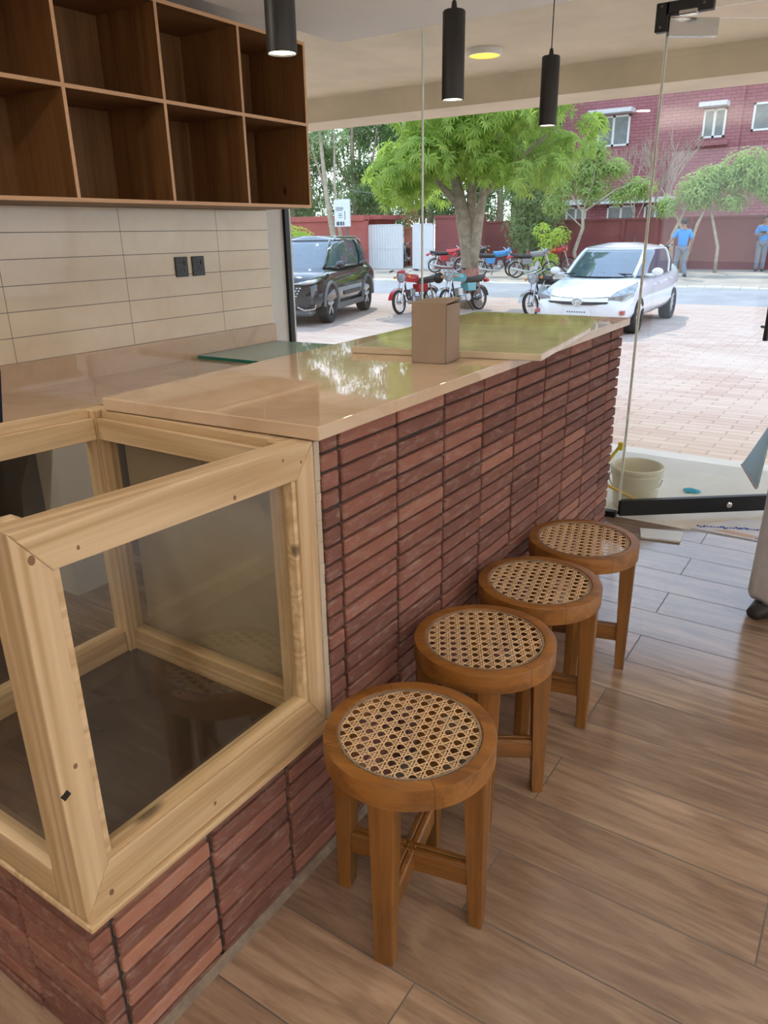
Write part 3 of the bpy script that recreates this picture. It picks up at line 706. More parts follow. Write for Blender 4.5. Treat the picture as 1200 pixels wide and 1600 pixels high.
# ------------------------------------------------------------------ foliage builders
def leaf(mb, p, d, up, L, Wd):
    d = d.normalized(); s_ = d.cross(up)
    if s_.length < 1e-4: s_ = d.cross(Vector((1, 0, 0)))
    s_.normalize(); n_ = s_.cross(d)
    m1 = p+d*L*.45; b = len(mb.v)
    droop = Vector((0, 0, -L*.18))
    mb.v += [tuple(p), tuple(m1+s_*Wd/2+n_*Wd*.15), tuple(p+d*L+droop), tuple(m1-s_*Wd/2+n_*Wd*.15)]
    mb.f += [[b, b+1, b+2], [b, b+2, b+3]]; mb.m += [0, 0]
def crown(blobs, n, L, Wd, rnd, whorl=1, droop=.3, shell=.55):
    mb = MB(); tot = sum(b[3]*b[4]*b[5] for b in blobs)
    for (x, y, z, rx, ry, rz) in blobs:
        k = int(n*(rx*ry*rz)/tot)
        for _ in range(k):
            v = Vector((rnd.gauss(0, 1), rnd.gauss(0, 1), rnd.gauss(0, 1))).normalized()*(shell+(1-shell)*rnd.random())
            p = Vector((x+v.x*rx, y+v.y*ry, z+v.z*rz))
            if whorl > 1:
                ax = (v+Vector((0, 0, .3))).normalized(); u = ax.orthogonal().normalized(); w_ = ax.cross(u); ph = rnd.random()*6
                for q in range(whorl):
                    a = ph+2*pi*q/whorl; d = (u*cos(a)+w_*sin(a))*1.0+ax*.25+Vector((0, 0, -droop))
                    leaf(mb, p, d, ax, L*rnd.uniform(.75, 1.15), Wd)
            else:
                d = Vector((rnd.gauss(0, 1), rnd.gauss(0, 1), rnd.gauss(0, .7)-droop)); leaf(mb, p, d, Vector((0, 0, 1)), L*rnd.uniform(.6, 1.2), Wd)
    return mb
def tree(name, lab, loc, trunk_paths, blobs, n, L, Wd, lm, bm_=None, whorl=1, seed=1, droop=.3, group=None, shell=.55):
    t = thing(name, lab, 'tree', loc, group)
    tb = MB()
    for path, rads in trunk_paths: tb.tube([Vector(p)+Vector(loc) for p in path], rads, 10)
    obj('trunk', tb, bm_ or mBark, t, smooth='full')
    bl = [(b[0]+loc[0], b[1]+loc[1], b[2]+loc[2], b[3], b[4], b[5]) for b in blobs]
    c = crown(bl, n, L, Wd, random.Random(seed), whorl, droop, shell)
    o = obj('crown', c, lm, t); return t
# the big shade tree at the near road edge
BT = (-7.6, 16.8, -.25)
big = thing('shade_tree', 'big shade tree with a forked trunk and bright drooping leaves by the road', 'tree', BT)
def off(p): return Vector(p)+Vector(BT)
tb = MB()
tb.tube([off(p) for p in ((0, 0, -.05), (-.01, 0, .30), (-.04, 0, .9), (-.10, 0, 1.4), (-.22, 0, 1.9), (-.40, .05, 2.5), (-.8, .2, 3.6))], [.34, .235, .20, .20, .185, .14, .07], 14)
tb.tube([off(p) for p in ((0, -.02, .85), (.10, -.06, 1.35), (.17, -.05, 1.9), (.24, 0, 2.5), (.30, .1, 3.1), (.55, .2, 3.9))], [.14, .125, .115, .10, .09, .05], 10)
tb.tube([off(p) for p in ((-.08, .10, 1.2), (-.12, .15, 1.9), (-.15, .2, 2.6), (0, .3, 3.8))], [.12, .12, .11, .07], 10)
tb.tube([off(p) for p in ((-.36, 0, 2.3), (-.9, -.3, 2.95), (-1.7, -.4, 3.6))], [.09, .06, .03], 8)
tb.tube([off(p) for p in ((.24, 0, 2.5), (.9, .3, 3.2), (1.8, .5, 3.9))], [.07, .05, .03], 8)
obj('trunk', tb, mBark, big, smooth='full')
obj('painted_band', MB().tube([off(p) for p in ((-.012, 0, .34), (-.027, 0, .62), (-.043, 0, .92))], [.236, .222, .206], 14, cap=False), mBarkRed, big, smooth='full')
rb = random.Random(21); blobs = []
for i in range(44):
    a = rb.uniform(0, 2*pi); q = math.sqrt(rb.random()); r_ = 2.0*q
    z = 2.95+rb.random()*3.2*(1-.5*q*q)-.35*q*q
    blobs.append((BT[0]-.05+r_*cos(a), BT[1]+r_*sin(a), BT[2]+z+.2, rb.uniform(.55, .8), rb.uniform(.55, .8), rb.uniform(.38, .55)))
for (dx, dy, z) in ((-1.75, -.2, 2.75), (-1.7, -.7, 2.6), (-1.2, -.9, 2.65), (-.8, -1.1, 2.9), (.8, -1.0, 3.0), (1.4, -.7, 2.85), (1.9, -.2, 3.0), (1.2, .8, 2.9), (-1.5, .9, 2.7), (-1.7, .5, 3.1), (0, -1.2, 3.2), (2.2, .2, 3.4), (.5, -1.4, 3.5), (-1.2, -1.4, 3.3), (2.4, .6, 3.9)):
    blobs.append((BT[0]+dx, BT[1]+dy, BT[2]+z, .5, .5, .34))
obj('crown', crown(blobs, 2900, .215, .048, random.Random(4), 9, .45, .45), mLeafA, big)

# tall trees beyond the left wall
rt_ = random.Random(31)
BGT = [((-21.5, 31.5, .1), 8.5, 2.3, mLeafC, 'pale grey-green tall tree behind the white gate'), ((-24.5, 30.5, .1), 9, 2.4, mLeafC, 'tall airy tree beyond the wall, left of the sign'),
       ((-18.5, 33.5, .1), 9, 2.6, mLeafB, 'dark dense tree behind the gap between the gates'), ((-15.3, 34.5, .1), 8, 2.5, mLeafB, 'dark tree behind the wall beside the big trunk'),
       ((-28, 33, .1), 9, 3.0, mLeafC, 'tall grey-green tree far left beyond the wall'), ((-21, 37, .1), 10, 3.2, mLeafB, 'tall dark tree farthest back behind the gate'), ((-26, 38.5, .1), 10, 3.2, mLeafB, 'tall dark tree farthest back behind the sign')]
for i, (loc, H_, R_, lm, lab) in enumerate(BGT):
    bl = []
    for k in range(38):
        a = rt_.uniform(0, 2*pi); q = math.sqrt(rt_.random())*R_*.8; z = rt_.uniform(1.6, H_)
        bl.append((q*cos(a), q*sin(a), z, rt_.uniform(.5, 1.0), rt_.uniform(.5, 1.0), rt_.uniform(.5, .9)))
    tr_ = [([(0, 0, -.2), (.1, 0, 2.5), (-.1, .1, 5), (.1, 0, H_*.9)], [.2, .15, .1, .03]), ([(.1, 0, 2.5), (.9, .3, 4.5), (1.3, .2, 6)], [.1, .06, .02]), ([(0, 0, 3), (-.9, -.2, 4.8), (-1.2, 0, 6.5)], [.09, .05, .02])]
    tree('tall_tree', lab, loc, tr_, bl, 9500, .25, .10, lm, mBark, 1, 40+i, .2, None, .2)
tree('roadside_tree', 'bare pale-trunked tree standing beside the white sign', (-18.1, 25.3, -.05), [([(.1, 0, -.1), (0, 0, 1.3), (-.3, 0, 3), (-.5, 0, 5.2), (-.4, 0, 7)], [.16, .13, .09, .06, .02]), ([(.1, .1, .2), (.25, .1, 1.5), (.05, .1, 3.2), (.2, 0, 5.5)], [.08, .07, .05, .02]), ([(-.35, 0, 3.2), (-.9, 0, 4.6), (-.8, 0, 6)], [.05, .03, .01])],
     [(-.4, 0, 5.6, .8, .6, .7), (.3, 0, 5.0, .5, .5, .5), (-.9, 0, 4.8, .5, .5, .5)], 700, .16, .06, mLeafC, mBarkPale, 1, 77, .2)
bush = thing('roadside_shrub', 'low bright green shrub behind the black car', 'shrub', (-19.6, 24.6, -.05))
obj('foliage', crown([(-19.6, 24.6, .9, 1.2, .8, .9), (-20.9, 24.8, 1.2, 1.2, .8, 1.0), (-18.8, 24.9, .7, .6, .5, .6), (-21.6, 25, 1.6, .9, .7, .9)], 1500, .24, .08, random.Random(8), 3, .1), mLeafY, bush)
obj('stem', MB().tube([(-19.6, 24.6, -.1), (-19.6, 24.6, 1.0)], .04, 6), mBark, bush); obj('stem', MB().tube([(-20.9, 24.8, -.1), (-20.9, 24.8, 1.3)], .04, 6), mBark, bush)

# trees in front of the right hand wall
def walltree(loc, stems, bl, n, lab, lm, L=.17, Wd=.055, seed=1):
    rj = random.Random(seed); bl = [(x+rj.uniform(-.15, .15), y+rj.uniform(-.3, .3), z+rj.uniform(-.12, .12), rx*rj.uniform(.8, 1.15), ry, rz*rj.uniform(1.1, 1.7)) for x, y, z, rx, ry, rz in bl]
    tree('wall_tree', lab, loc, stems, bl, int(n*1.25), L, Wd, lm, mBarkPale, 3, seed, .25, None, .2)
walltree((-8.8, 27.4, .05), [([(0, 0, 0), (-.1, 0, .7), (.15, 0, 1.5), (.1, 0, 2.1)], [.09, .07, .06, .05]), ([(.1, 0, 2.0), (-.6, 0, 2.9), (-1.1, 0, 3.3)], [.04, .03, .01]), ([(.1, 0, 2.0), (.4, 0, 3.0), (.5, 0, 4.3)], [.04, .03, .01]), ([(.1, 0, 2.0), (1.2, 0, 2.7), (2.2, 0, 3.0)], [.04, .03, .01]), ([(.15, 0, 1.5), (-.7, 0, 2.2)], [.03, .01])],
     [(.45, 0, 4.1, .55, .4, .4), (.1, 0, 3.5, .8, .5, .35), (-.7, 0, 3.0, .7, .5, .35), (1.0, 0, 3.3, .8, .5, .3), (1.9, 0, 2.8, .7, .5, .3), (.2, 0, 2.7, .9, .5, .35), (-1.0, 0, 2.3, .5, .4, .25), (1.2, 0, 2.4, .6, .4, .22)], 1700, 'spreading green tree at the wall directly behind the white car', mLeafD, seed=51)
walltree((-5.6, 27.8, .07), [([(0, 0, 0), (-.05, 0, 1.2), (.3, 0, 2.1), (.8, 0, 2.9)], [.07, .06, .045, .02]), ([(.35, 0, 0), (.3, 0, 1.3), (-.3, 0, 2.3), (-.6, 0, 2.7)], [.05, .045, .03, .01]), ([(.38, 0, 0), (.7, 0, 1.5), (1.0, 0, 2.3)], [.06, .05, .03])],
     [(.4, 0, 2.5, .7, .4, .35), (1.0, 0, 3.1, .6, .4, .3), (.9, 0, 2.4, .7, .4, .35), (-.1, 0, 2.2, .5, .4, .3)], 900, 'slim leaning tree at the wall beside the walking man', mLeafD, seed=52)
walltree((-4.2, 28.0, .08), [([(0, 0, 0), (.0, 0, .8), (-.35, 0, 1.9), (-.5, 0, 2.5)], [.06, .05, .04, .02]), ([(-.3, 0, 1.8), (.4, 0, 2.6), (.8, 0, 3.2)], [.035, .03, .01])],
     [(.5, 0, 3.3, .8, .5, .35), (.1, 0, 2.8, .8, .5, .35), (.9, 0, 2.8, .8, .5, .35), (-.5, 0, 2.6, .6, .4, .3), (1.4, 0, 2.6, .6, .5, .3), (.4, 0, 2.3, .6, .4, .25)], 1300, 'leafy tree at the wall between the two men in blue', mLeafD, seed=53)
walltree((-11.2, 28.6, .08), [([(0, 0, 0), (.0, 0, 1.2), (.15, 0, 2.6)], [.06, .05, .02]), ([(.9, 0, 0), (1.0, 0, 1.2), (1.1, 0, 2)], [.04, .03, .02])],
     [(-.5, 0, 3.0, 1.0, .7, .7), (.3, 0, 2.6, .9, .7, .7), (-.3, 0, 1.7, .9, .7, .7), (.6, 0, 1.5, .7, .6, .6), (0, 0, .9, .7, .6, .5), (1.0, 0, 2.3, .6, .5, .45)], 2200, 'dense dark tree against the wall behind the parked motorcycles', mLeafB, .15, .06, seed=54)
sh = thing('young_shrub', 'leafy light green shrub at the wall left of the white car', 'shrub', (-9.5, 26.2, 0))
obj('foliage', crown([(-9.5, 26.2, .5, .45, .4, .4), (-9.4, 26.2, 1.1, .35, .3, .3), (-9.0, 26.2, 1.35, .35, .3, .25), (-9.7, 26.2, 1.5, .3, .3, .25), (-9.8, 26.2, .25, .4, .3, .3)], 260, .17, .07, random.Random(9), 3, .1), mLeafY, sh)
obj('stem', MB().tube([(-9.5, 26.2, 0), (-9.45, 26.2, .8), (-9.2, 26.2, 1.3)], .02, 6).tube([(-9.5, 26.2, .4), (-9.7, 26.2, 1.5)], .015, 6), mBark, sh)
bare = thing('bare_tree', 'leafless twiggy tree in front of the red facade', 'tree', (-7.3, 30.5, .1))
bmb = MB(); rb = random.Random(61)
def twig(p, d, L, r, k):
    q = p+d*L; bmb.tube([p, (p+q)/2+Vector((rb.uniform(-.03, .03), 0, rb.uniform(-.03, .03))), q], [r, r*.8, r*.6], 5)
    if k:
        for _ in range(3): twig(p+d*L*rb.uniform(.5, 1), (d+Vector((rb.uniform(-.6, .6), rb.uniform(-.3, .3), rb.uniform(-.1, .4)))).normalized(), L*.68, r*.6, k-1)
for dx in (-.5, .1, .7): twig(Vector((-7.3+dx*.3, 30.5, .1)), Vector((dx*.35, 0, 1)).normalized(), 2.0, .045, 4)
obj('branches', bmb, mBarkPale, bare)

# ------------------------------------------------------------------ walls, gate, sign
w = MB().box((-15.0, 29.5, -.2), (14, 29.75, 1.85)).box((-15.0, 29.46, 1.80), (14, 29.79, 1.87))
for x in (-10.3, -7.9, -5.5, -3.1, -.7, 1.7): w.box((x, 29.44, -.2), (x+.12, 29.5, 1.85))
struct('boundary_wall', w, mRedWall)
w = MB().box((-15.0, 28.0, -.2), (-12.9, 28.3, 2.05)).box((-15.05, 27.95, 2.0), (-12.85, 28.35, 2.11)); struct('gate_wall', w, mRedWall)
w = MB().box((-30, 27.6, -.2), (-18.2, 27.9, 2.02)).box((-30, 27.52, 1.98), (-18.2, 27.98, 2.2)); struct('side_wall', w, mRedPaint)
cn = thing('gate_lodge', 'small red gatehouse with a flat overhanging roof behind the gate', 'gatehouse', (-18.8, 28.8, 0))
obj('walls', MB().box((-19.4, 28.6, -.1), (-18.3, 30.2, 2.02)), mRedPaint, cn)
obj('flat_roof', MB().box((-19.3, 28.2, 2.03), (-17.75, 30.4, 2.2)), mRedPaint, cn)
pl_ = obj('gate_pillar', MB().box((-17.38, 29.4, -.1), (-16.88, 29.8, 1.7)).box((-17.43, 29.35, 1.62), (-16.83, 29.85, 1.72)), plain('salmon_paint', (.62, .24, .17), .8, var=.2, scale=3)); tag(pl_, 'salmon painted pillar standing between the two white gate leaves', 'pillar')
iv = tag(obj('dry_creeper', crown([(-17.15, 29.6, 2.2, .42, .3, .42), (-17.15, 29.2, 1.75, .3, .10, .40)], 420, .12, .06, random.Random(3), 1, .4), leafmat('dry_leaf', (.30, .18, .08), (.42, .33, .15))), 'dry brown creeper hanging over the salmon pillar', 'creeper')
def gate_leaf(x0, x1, lab, y=27.9):
    g = thing('gate_leaf', lab, 'gate', (x0, y, .03), 'white gate leaves')
    mb = MB(); n_ = int((x1-x0)/.13)
    for i in range(n_):
        a = x0+(x1-x0)*i/n_; b = x0+(x1-x0)*(i+1)/n_; m_ = (a+b)/2
        mb.hexa([(a, y, .06), (m_-.02, y-.02, .06), (m_+.02, y-.02, .06), (b, y, .06), (b, y+.01, .06), (a, y+.01, .06)], [(a, y, 1.80), (m_-.02, y-.02, 1.80), (m_+.02, y-.02, 1.80), (b, y, 1.80), (b, y+.01, 1.80), (a, y+.01, 1.80)])
    obj('sheet_panel', mb, mGate, g)
    obj('frame', MB().box((x0, y-.03, 1.78), (x1, y+.03, 1.82)).box((x0, y-.03, .04), (x1, y+.03, .08)).box((x0, y-.03, .04), (x0+.04, y+.03, 1.82)).box((x1-.04, y-.03, .04), (x1, y+.03, 1.82)).box((x0, y-.028, .85), (x1, y+.03, .88)), mGate, g)
gate_leaf(-18.2, -16.47, 'wide ribbed white metal gate leaf beside the black car'); gate_leaf(-16.0, -15.02, 'narrow ribbed white metal gate leaf next to the maroon wall')
sg = thing('sign_board', 'white notice board on a post with blurred dark print above the wall', 'sign', (-17.4, 25, -.05))
obj('board', MB().box((-17.79, 24.97, 1.74), (-17.06, 25.03, 2.72)), mSign, sg)
obj('post', MB().box((-17.30, 25.03, -.1), (-17.24, 25.09, 2.82)), mGreyPl, sg)
pr_ = MB()
for (x0, x1, z0, z1) in ((-17.72, -17.35, 2.42, 2.44), (-17.72, -17.35, 2.36, 2.39), (-17.72, -17.40, 2.31, 2.33), (-17.60, -17.42, 2.20, 2.22), (-17.60, -17.42, 2.13, 2.16), (-17.60, -17.42, 2.06, 2.08), (-17.30, -17.27, 1.98, 2.3), (-17.70, -17.55, 1.78, 1.92), (-17.52, -17.42, 1.78, 1.92), (-17.39, -17.32, 1.78, 1.92)):
    pr_.box((x0, 24.965, z0), (x1, 24.969, z1))
obj('print', pr_, mInk, sg)
wr = obj('overhead_cable', MB().tube([(-19.5, 26, 3.5), (-17.5, 26, 3.05), (-15.5, 26, 2.75), (-13, 26, 2.7), (-9, 26, 3.0)], .012, 5), mGreyPl); tag(wr, 'thin cable sagging across in front of the tall trees', 'cable')

# ------------------------------------------------------------------ red building
w = MB().box((-13.3, 37, 0), (-5.6, 37.3, 11)).box((-5.6, 37.12, 0), (14, 37.4, 11)).box((-16.2, 37.9, 0), (-13.3, 38.2, 11)).box((-16.2, 38.2, 0), (14, 44, 11))
bd_ = thing('brick_building', 'plum red brick building with white window hoods across the road', 'building', (-5, 38, 0))
obj('wall', w, mRedB, bd_)
def bwin(x0, x1, z0, z1, y, hood=True, hx=.3, split=2, sillc=False):
    f = MB(); t_ = .08
    f.box((x0, y-.06, z0), (x0+t_, y+.02, z1)).box((x1-t_, y-.06, z0), (x1, y+.02, z1)).box((x0, y-.06, z0), (x1, y+.02, z0+t_)).box((x0, y-.06, z1-t_), (x1, y+.02, z1))
    for k in range(1, split): xm = x0+(x1-x0)*k/split; f.box((xm-.05, y-.06, z0), (xm+.05, y+.02, z1))
    fo = obj('window', f, mWinFrame, bd_)
    obj('pane', MB().box((x0+.02, y-.025, z0+.02), (x1-.02, y-.015, z1-.02)), mWinGlass, fo)
    if hood: obj('window_hood', MB().box((x0-hx, y-.65, z1+.05), (x1+hx*.6, y, z1+.22)), mHood, bd_)
bwin(-11.65, -10.2, 5.0, 6.25, 37); bwin(-14.0, -13.4, 5.2, 6.2, 37.9, True, .35, 1); bwin(-7.1, -6.2, 5.05, 6.15, 37, True, .12); bwin(-5.2, -3.6, 5.2, 6.25, 37.12, False)
bwin(-14.6, -13.6, 1.4, 2.45, 37.9, False); bwin(-12.9, -11.9, 1.4, 2.5, 37, False); bwin(-10.9, -9.6, 1.4, 2.5, 37, False); bwin(-9.2, -8.2, 1.4, 2.5, 37, False)
obj('window_hood', MB().box((-13.2, 36.3, 2.58), (-7.9, 37, 2.80)), mHood, bd_); obj('window_hood', MB().box((-15.6, 37.2, 2.58), (-13.35, 37.9, 2.8)), mHood, bd_)
obj('sill', MB().box((-7.3, 36.75, 4.75), (-6.0, 37, 4.95)), mRedB, bd_)

# ------------------------------------------------------------------ cars
def sect(x, w_, zb_, zt_, n=20, e=4.0, crown_=0.0):
    ring = []
    for k in range(n):
        a = 2*pi*(k+.5)/n; c, s_ = cos(a), sin(a)
        yy = math.copysign(abs(c)**(2/e), c)*w_; v = math.copysign(abs(s_)**(2/e), s_)
        z = (zb_+zt_)/2+v*(zt_-zb_)/2
        tum = 1-.10*max(0, (z-zb_)/(zt_-zb_)-.55)
        ring.append((x, yy*tum, z))
    return ring
def outline(xf, xr, w_, z, n=32, e=3.2):
    r = []
    for k in range(n):
        a = 2*pi*(k+.5)/n; c, s_ = cos(a), sin(a)
        r.append(((xf+xr)/2+math.copysign(abs(c)**(2/e), c)*(xf-xr)/2, math.copysign(abs(s_)**(2/e), s_)*w_, z))
    return r
def wheel_parts(root, x, y, r, wd, side, spokes):
    wname = obj('wheel', MB().lathe([(r*.66, -wd/2), (r*.96, -wd/2), (r, -wd/2+.03), (r, wd/2-.03), (r*.96, wd/2), (r*.66, wd/2)], (x, y, r), 36, closed=True, axis='y'), mTyre, root, smooth=True)
    mb = MB(); yo = y+side*wd*.36
    mb.lathe([(r*.68, yo-y-.01), (r*.68, yo-y+.01), (r*.62, yo-y+.01), (r*.62, yo-y-.01)], (x, y, r), 36, closed=True, axis='y')
    mb.lathe([(r*.14, yo-y-.01), (r*.14, yo-y+.015), (.002, yo-y+.015)], (x, y, r), 16, axis='y')
    for k in range(spokes):
        a = 2*pi*k/spokes; d = Vector((sin(a), 0, cos(a))); q = Vector((cos(a), 0, -sin(a)))
        c0 = Vector((x, yo, r))+d*r*.1; c1 = Vector((x, yo, r))+d*r*.64; n_ = Vector((0, .012, 0))
        mb.hexa([c0-q*.028-n_, c0+q*.028-n_, c1+q*.040-n_, c1-q*.040-n_], [c0-q*.028+n_, c0+q*.028+n_, c1+q*.040+n_, c1-q*.040+n_])
    obj('wheel_rim', mb, mAlloy, wname)
    obj('brake_disc', MB().lathe([(r*.6, -.01), (r*.6, .01)], (x, y+side*wd*.1, r), 24, axis='y'), mGrille, wname)
def car(name, lab, loc, heading, S):
    root = thing(name, lab, 'car', loc, None, 0); ROOT0[root.name] = Vector((0, 0, 0))
    body = MB().loft([sect(*st) for st in S['stations']])
    o = obj('body', body, S['paint'], root, smooth=True)
    cut = MB()
    for x in S['axles']:
        for sd_ in (-1, 1): cut.lathe([(S['wr']*1.16, -.16), (S['wr']*1.16, .16)], (x, sd_*(S['hw']-.10), S['wr']), 32, axis='y')
    boolean(o, cut)
    o.data.polygons.foreach_set('use_smooth', [True]*len(o.data.polygons)); o.data.set_sharp_from_angle(angle=radians(35))
    sub = o.modifiers.new('b', 'BEVEL'); sub.width = .012; sub.segments = 2; sub.limit_method = 'ANGLE'; sub.angle_limit = radians(40)
    # greenhouse: glass band below, painted roof above, pillars on the corners
    gh = S['green']
    obj('window_glass', MB().loft([outline(*g) for g in gh[:-1]]), mCarGlass, root, smooth=True)
    rf = [gh[-2]]+[gh[-1]]
    a, b = gh[-2], gh[-1]
    R_ = [outline(a[0]+.012, a[1]-.012, a[2]+.010, a[3]-.02), outline(a[0]*.98+.0, a[1]*.99, a[2]*.985, a[3]+.02), outline(a[0]*.55+a[1]*.45*.0+b[0]*.45, b[1]*.5+a[1]*.5, a[2]*.9, a[3]+.045), outline(b[0]*.7, b[1]*.7, b[2]*.6, b[3])]
    obj('roof', MB().loft(R_), S['paint'], root, smooth=True)
    base, mid = gh[0], gh[-2]
    for sd_ in (-1, 1):
        for (fr_, xs) in S['pillars']:
            path = []
            for g in gh[:-1]:
                # point on the outline at parameter angle fr_
                c, s_ = cos(fr_), sin(fr_); e = 3.2
                path.append(((g[0]+g[1])/2+math.copysign(abs(c)**(2/e), c)*(g[0]-g[1])/2, sd_*abs(s_)**(2/e)*g[2], g[3]))
            obj('roof_pillar', MB().tube(path, xs, 6), S['paint'], root, smooth=True)
    for x in S['axles']:
        for sd_ in (-1, 1): wheel_parts(root, x, sd_*(S['hw']-.12), S['wr'], .215, sd_, S['spokes'])
        if S.get('cladding'):
            for sd_ in (-1, 1):
                pth = [(x+S['wr']*1.22*cos(a_), sd_*(S['hw']-.012), S['wr']+S['wr']*1.22*sin(a_)) for a_ in [pi*k/14 for k in range(15)]]
                obj('arch_trim', MB().tube(pth, .038, 6), mGreyPl, root, smooth=True)
    for sd_ in (-1, 1):
        mx, mz = S['mirror']
        obj('mirror', MB().ball((mx, sd_*(S['hw']+.08), mz), (.06, .105, .07), 12).box((mx-.02, sd_*(S['hw']-.12), mz-.08), (mx+.03, sd_*(S['hw']+.04), mz-.03)), S['paint'], root, smooth='full')
    S['details'](root)
    root.location = loc; root.rotation_euler = (0, 0, heading)
    return root
def suv_details(root):
    hw = .93
    obj('grille', MB().hexa([(2.29, -.46, .42), (2.29, .46, .42), (2.10, .46, .42), (2.10, -.46, .42)], [(2.318, -.62, .80), (2.318, .62, .80), (2.10, .62, .80), (2.10, -.62, .80)]), mGrille, root)
    gm = MB()
    for r_ in range(7):
        for c in range(-9, 10):
            z = .45+.05*r_; y = c*.066+(.033 if r_ % 2 else 0)
            if abs(y) < .47+.025*r_: gm.ball((2.293+.0037*r_, y, z), (.02, .024, .018), 6)
    obj('grille_mesh', gm, mAlloy, root)
    for s_ in (-1, 1):
        obj('headlight', MB().tube([(2.305, s_*.56, .835), (2.275, s_*.70, .845), (2.19, s_*.845, .87), (2.0, s_*.915, .91)], [.030, .036, .04, .02], 8), mAlloy, root, smooth='full')
        obj('fog_lamp', MB().box((2.12, s_*.64, .42), (2.268, s_*.82, .60), bev=.03), mGrille, root)
        obj('bumper_trim', MB().tube([(2.32, s_*.52, .40), (2.30, s_*.66, .33), (2.20, s_*.84, .36), (2.20, s_*.86, .44)], .022, 6), mChrome, root)
        obj('sill_cladding', MB().box((-1.0, s_*(hw-.06), .24), (1.0, s_*(hw+.005), .36), bev=.02), mGreyPl, root)
        obj('side_trim', MB().box((-.75, s_*(hw-.03), .50), (.55, s_*(hw+.008), .585), bev=.008), mBlack, root)
        obj('door_handle', MB().box((-.15, s_*(hw-.02), .86), (.03, s_*(hw+.03), .885), bev=.008), mChrome, root); obj('door_handle', MB().box((-1.15, s_*(hw-.03), .90), (-.97, s_*(hw+.02), .925), bev=.008), mChrome, root)
        obj('roof_rail', MB().tube([(.35, s_*.64, 1.60), (.1, s_*.64, 1.675), (-1.5, s_*.64, 1.665), (-1.8, s_*.63, 1.60)], .02, 6), mAlloy, root)
        obj('belt_trim', MB().tube([(.95, s_*.885, 1.075), (-.5, s_*.885, 1.10), (-1.75, s_*.835, 1.14)], .016, 6), mChrome, root)
    obj('nose_trim', MB().tube([(2.305, -.60, .83), (2.325, 0, .82), (2.305, .60, .83)], .018, 6), mChrome, root)
    obj('bumper_cladding', MB().box((2.02, -.80, .22), (2.30, .80, .33), bev=.05), mGreyPl, root)
SUV = dict(paint=mPaintBlk, hw=.93, wr=.365, axles=(1.36, -1.36), spokes=5, cladding=True, mirror=(.98, 1.14), pillars=((.62, .035), (1.62, .03), (2.1, .025), (2.62, .05)),
           stations=[(-2.30, .70, .45, .95, 20, 3), (-2.24, .86, .32, 1.08, 20, 4), (-1.9, .92, .26, 1.14), (-1.0, .93, .24, 1.13), (0, .93, .24, 1.11), (.9, .93, .24, 1.09), (1.3, .93, .24, 1.07), (1.8, .925, .24, 1.03), (2.1, .89, .26, .98), (2.24, .80, .30, .92), (2.30, .62, .38, .84, 20, 3)],
           green=[(1.10, -2.16, .875, 1.07), (.78, -2.12, .84, 1.28), (.40, -2.0, .74, 1.52), (.18, -1.88, .68, 1.60), (.0, -1.6, .5, 1.70)], details=suv_details)
th = math.atan2(-.947, .322)
car('suv', 'shiny black suv parked left outside, facing the shop', (-10.03, 13.70, -.25), th, SUV)
def prius_details(root):
    hw = .873
    for s_ in (-1, 1):
        obj('headlight', MB().loft([[(2.13, s_*.50, .60), (2.16, s_*.52, .66), (2.02, s_*.62, .76), (2.00, s_*.56, .70)], [(2.05, s_*.72, .60), (2.06, s_*.74, .70), (1.72, s_*.80, .86), (1.80, s_*.76, .76)], [(1.86, s_*.85, .66), (1.84, s_*.855, .74), (1.55, s_*.83, .90), (1.62, s_*.86, .82)]]), mLamp, root)
        obj('fog_reflector', MB().box((2.0, s_*.715, .375), (2.115, s_*.785, .445), bev=.01), plain('red_reflector', (.5, .12, .10), .3), root)
        obj('door_handle', MB().box((-.05, s_*(hw-.02), .80), (.13, s_*(hw+.025), .825), bev=.008), mPaintWht, root); obj('door_handle', MB().box((-.95, s_*(hw-.03), .83), (-.77, s_*(hw+.02), .855), bev=.008), mPaintWht, root)
    obj('lower_grille', MB().hexa([(2.19, -.50, .56), (2.222, -.25, .535), (2.226, 0, .53), (2.222, .25, .535), (2.19, .50, .56), (2.0, 0, .56)], [(2.185, -.54, .59), (2.215, -.25, .585), (2.22, 0, .58), (2.215, .25, .585), (2.185, .54, .59), (2.0, 0, .59)]), mGrille, root)
    obj('emblem_seat', MB().ball((2.205, 0, .58), (.02, .12, .085), 14), mPaintWht, root, smooth='full')
    obj('hood_seam', MB().tube([(2.06, -.52, .665), (2.16, -.25, .645), (2.18, 0, .64), (2.16, .25, .645), (2.06, .52, .665)], .006, 5), mGreyPl, root)
    em = MB()
    for (cx_, cz_, rx, rz) in ((0, .585, .085, .058), (0, .585, .032, .055), (0, .607, .062, .026)):
        em.tube([(2.228, cx_+rx*cos(2*pi*k/24), cz_+rz*sin(2*pi*k/24)) for k in range(25)], .009, 5)
    obj('emblem', em, mChrome, root)
    pb = obj('number_plate', MB().box((2.16, -.24, .36), (2.222, .24, .47), bev=.004), mPlate, root)
    t_ = MB()
    for k in range(8): t_.box((2.2215, -.17+k*.043, .405), (2.2235, -.145+k*.043, .425))
    obj('plate_print', t_, mInk, pb)
    obj('wiper', MB().tube([(1.12, -.62, .985), (1.17, .1, 1.0), (1.12, .62, .985)], .012, 5), mBlack, root)
    obj('roof_antenna', MB().tube([(-1.1, 0, 1.44), (-1.3, 0, 1.58)], .012, 5), mBlack, root)
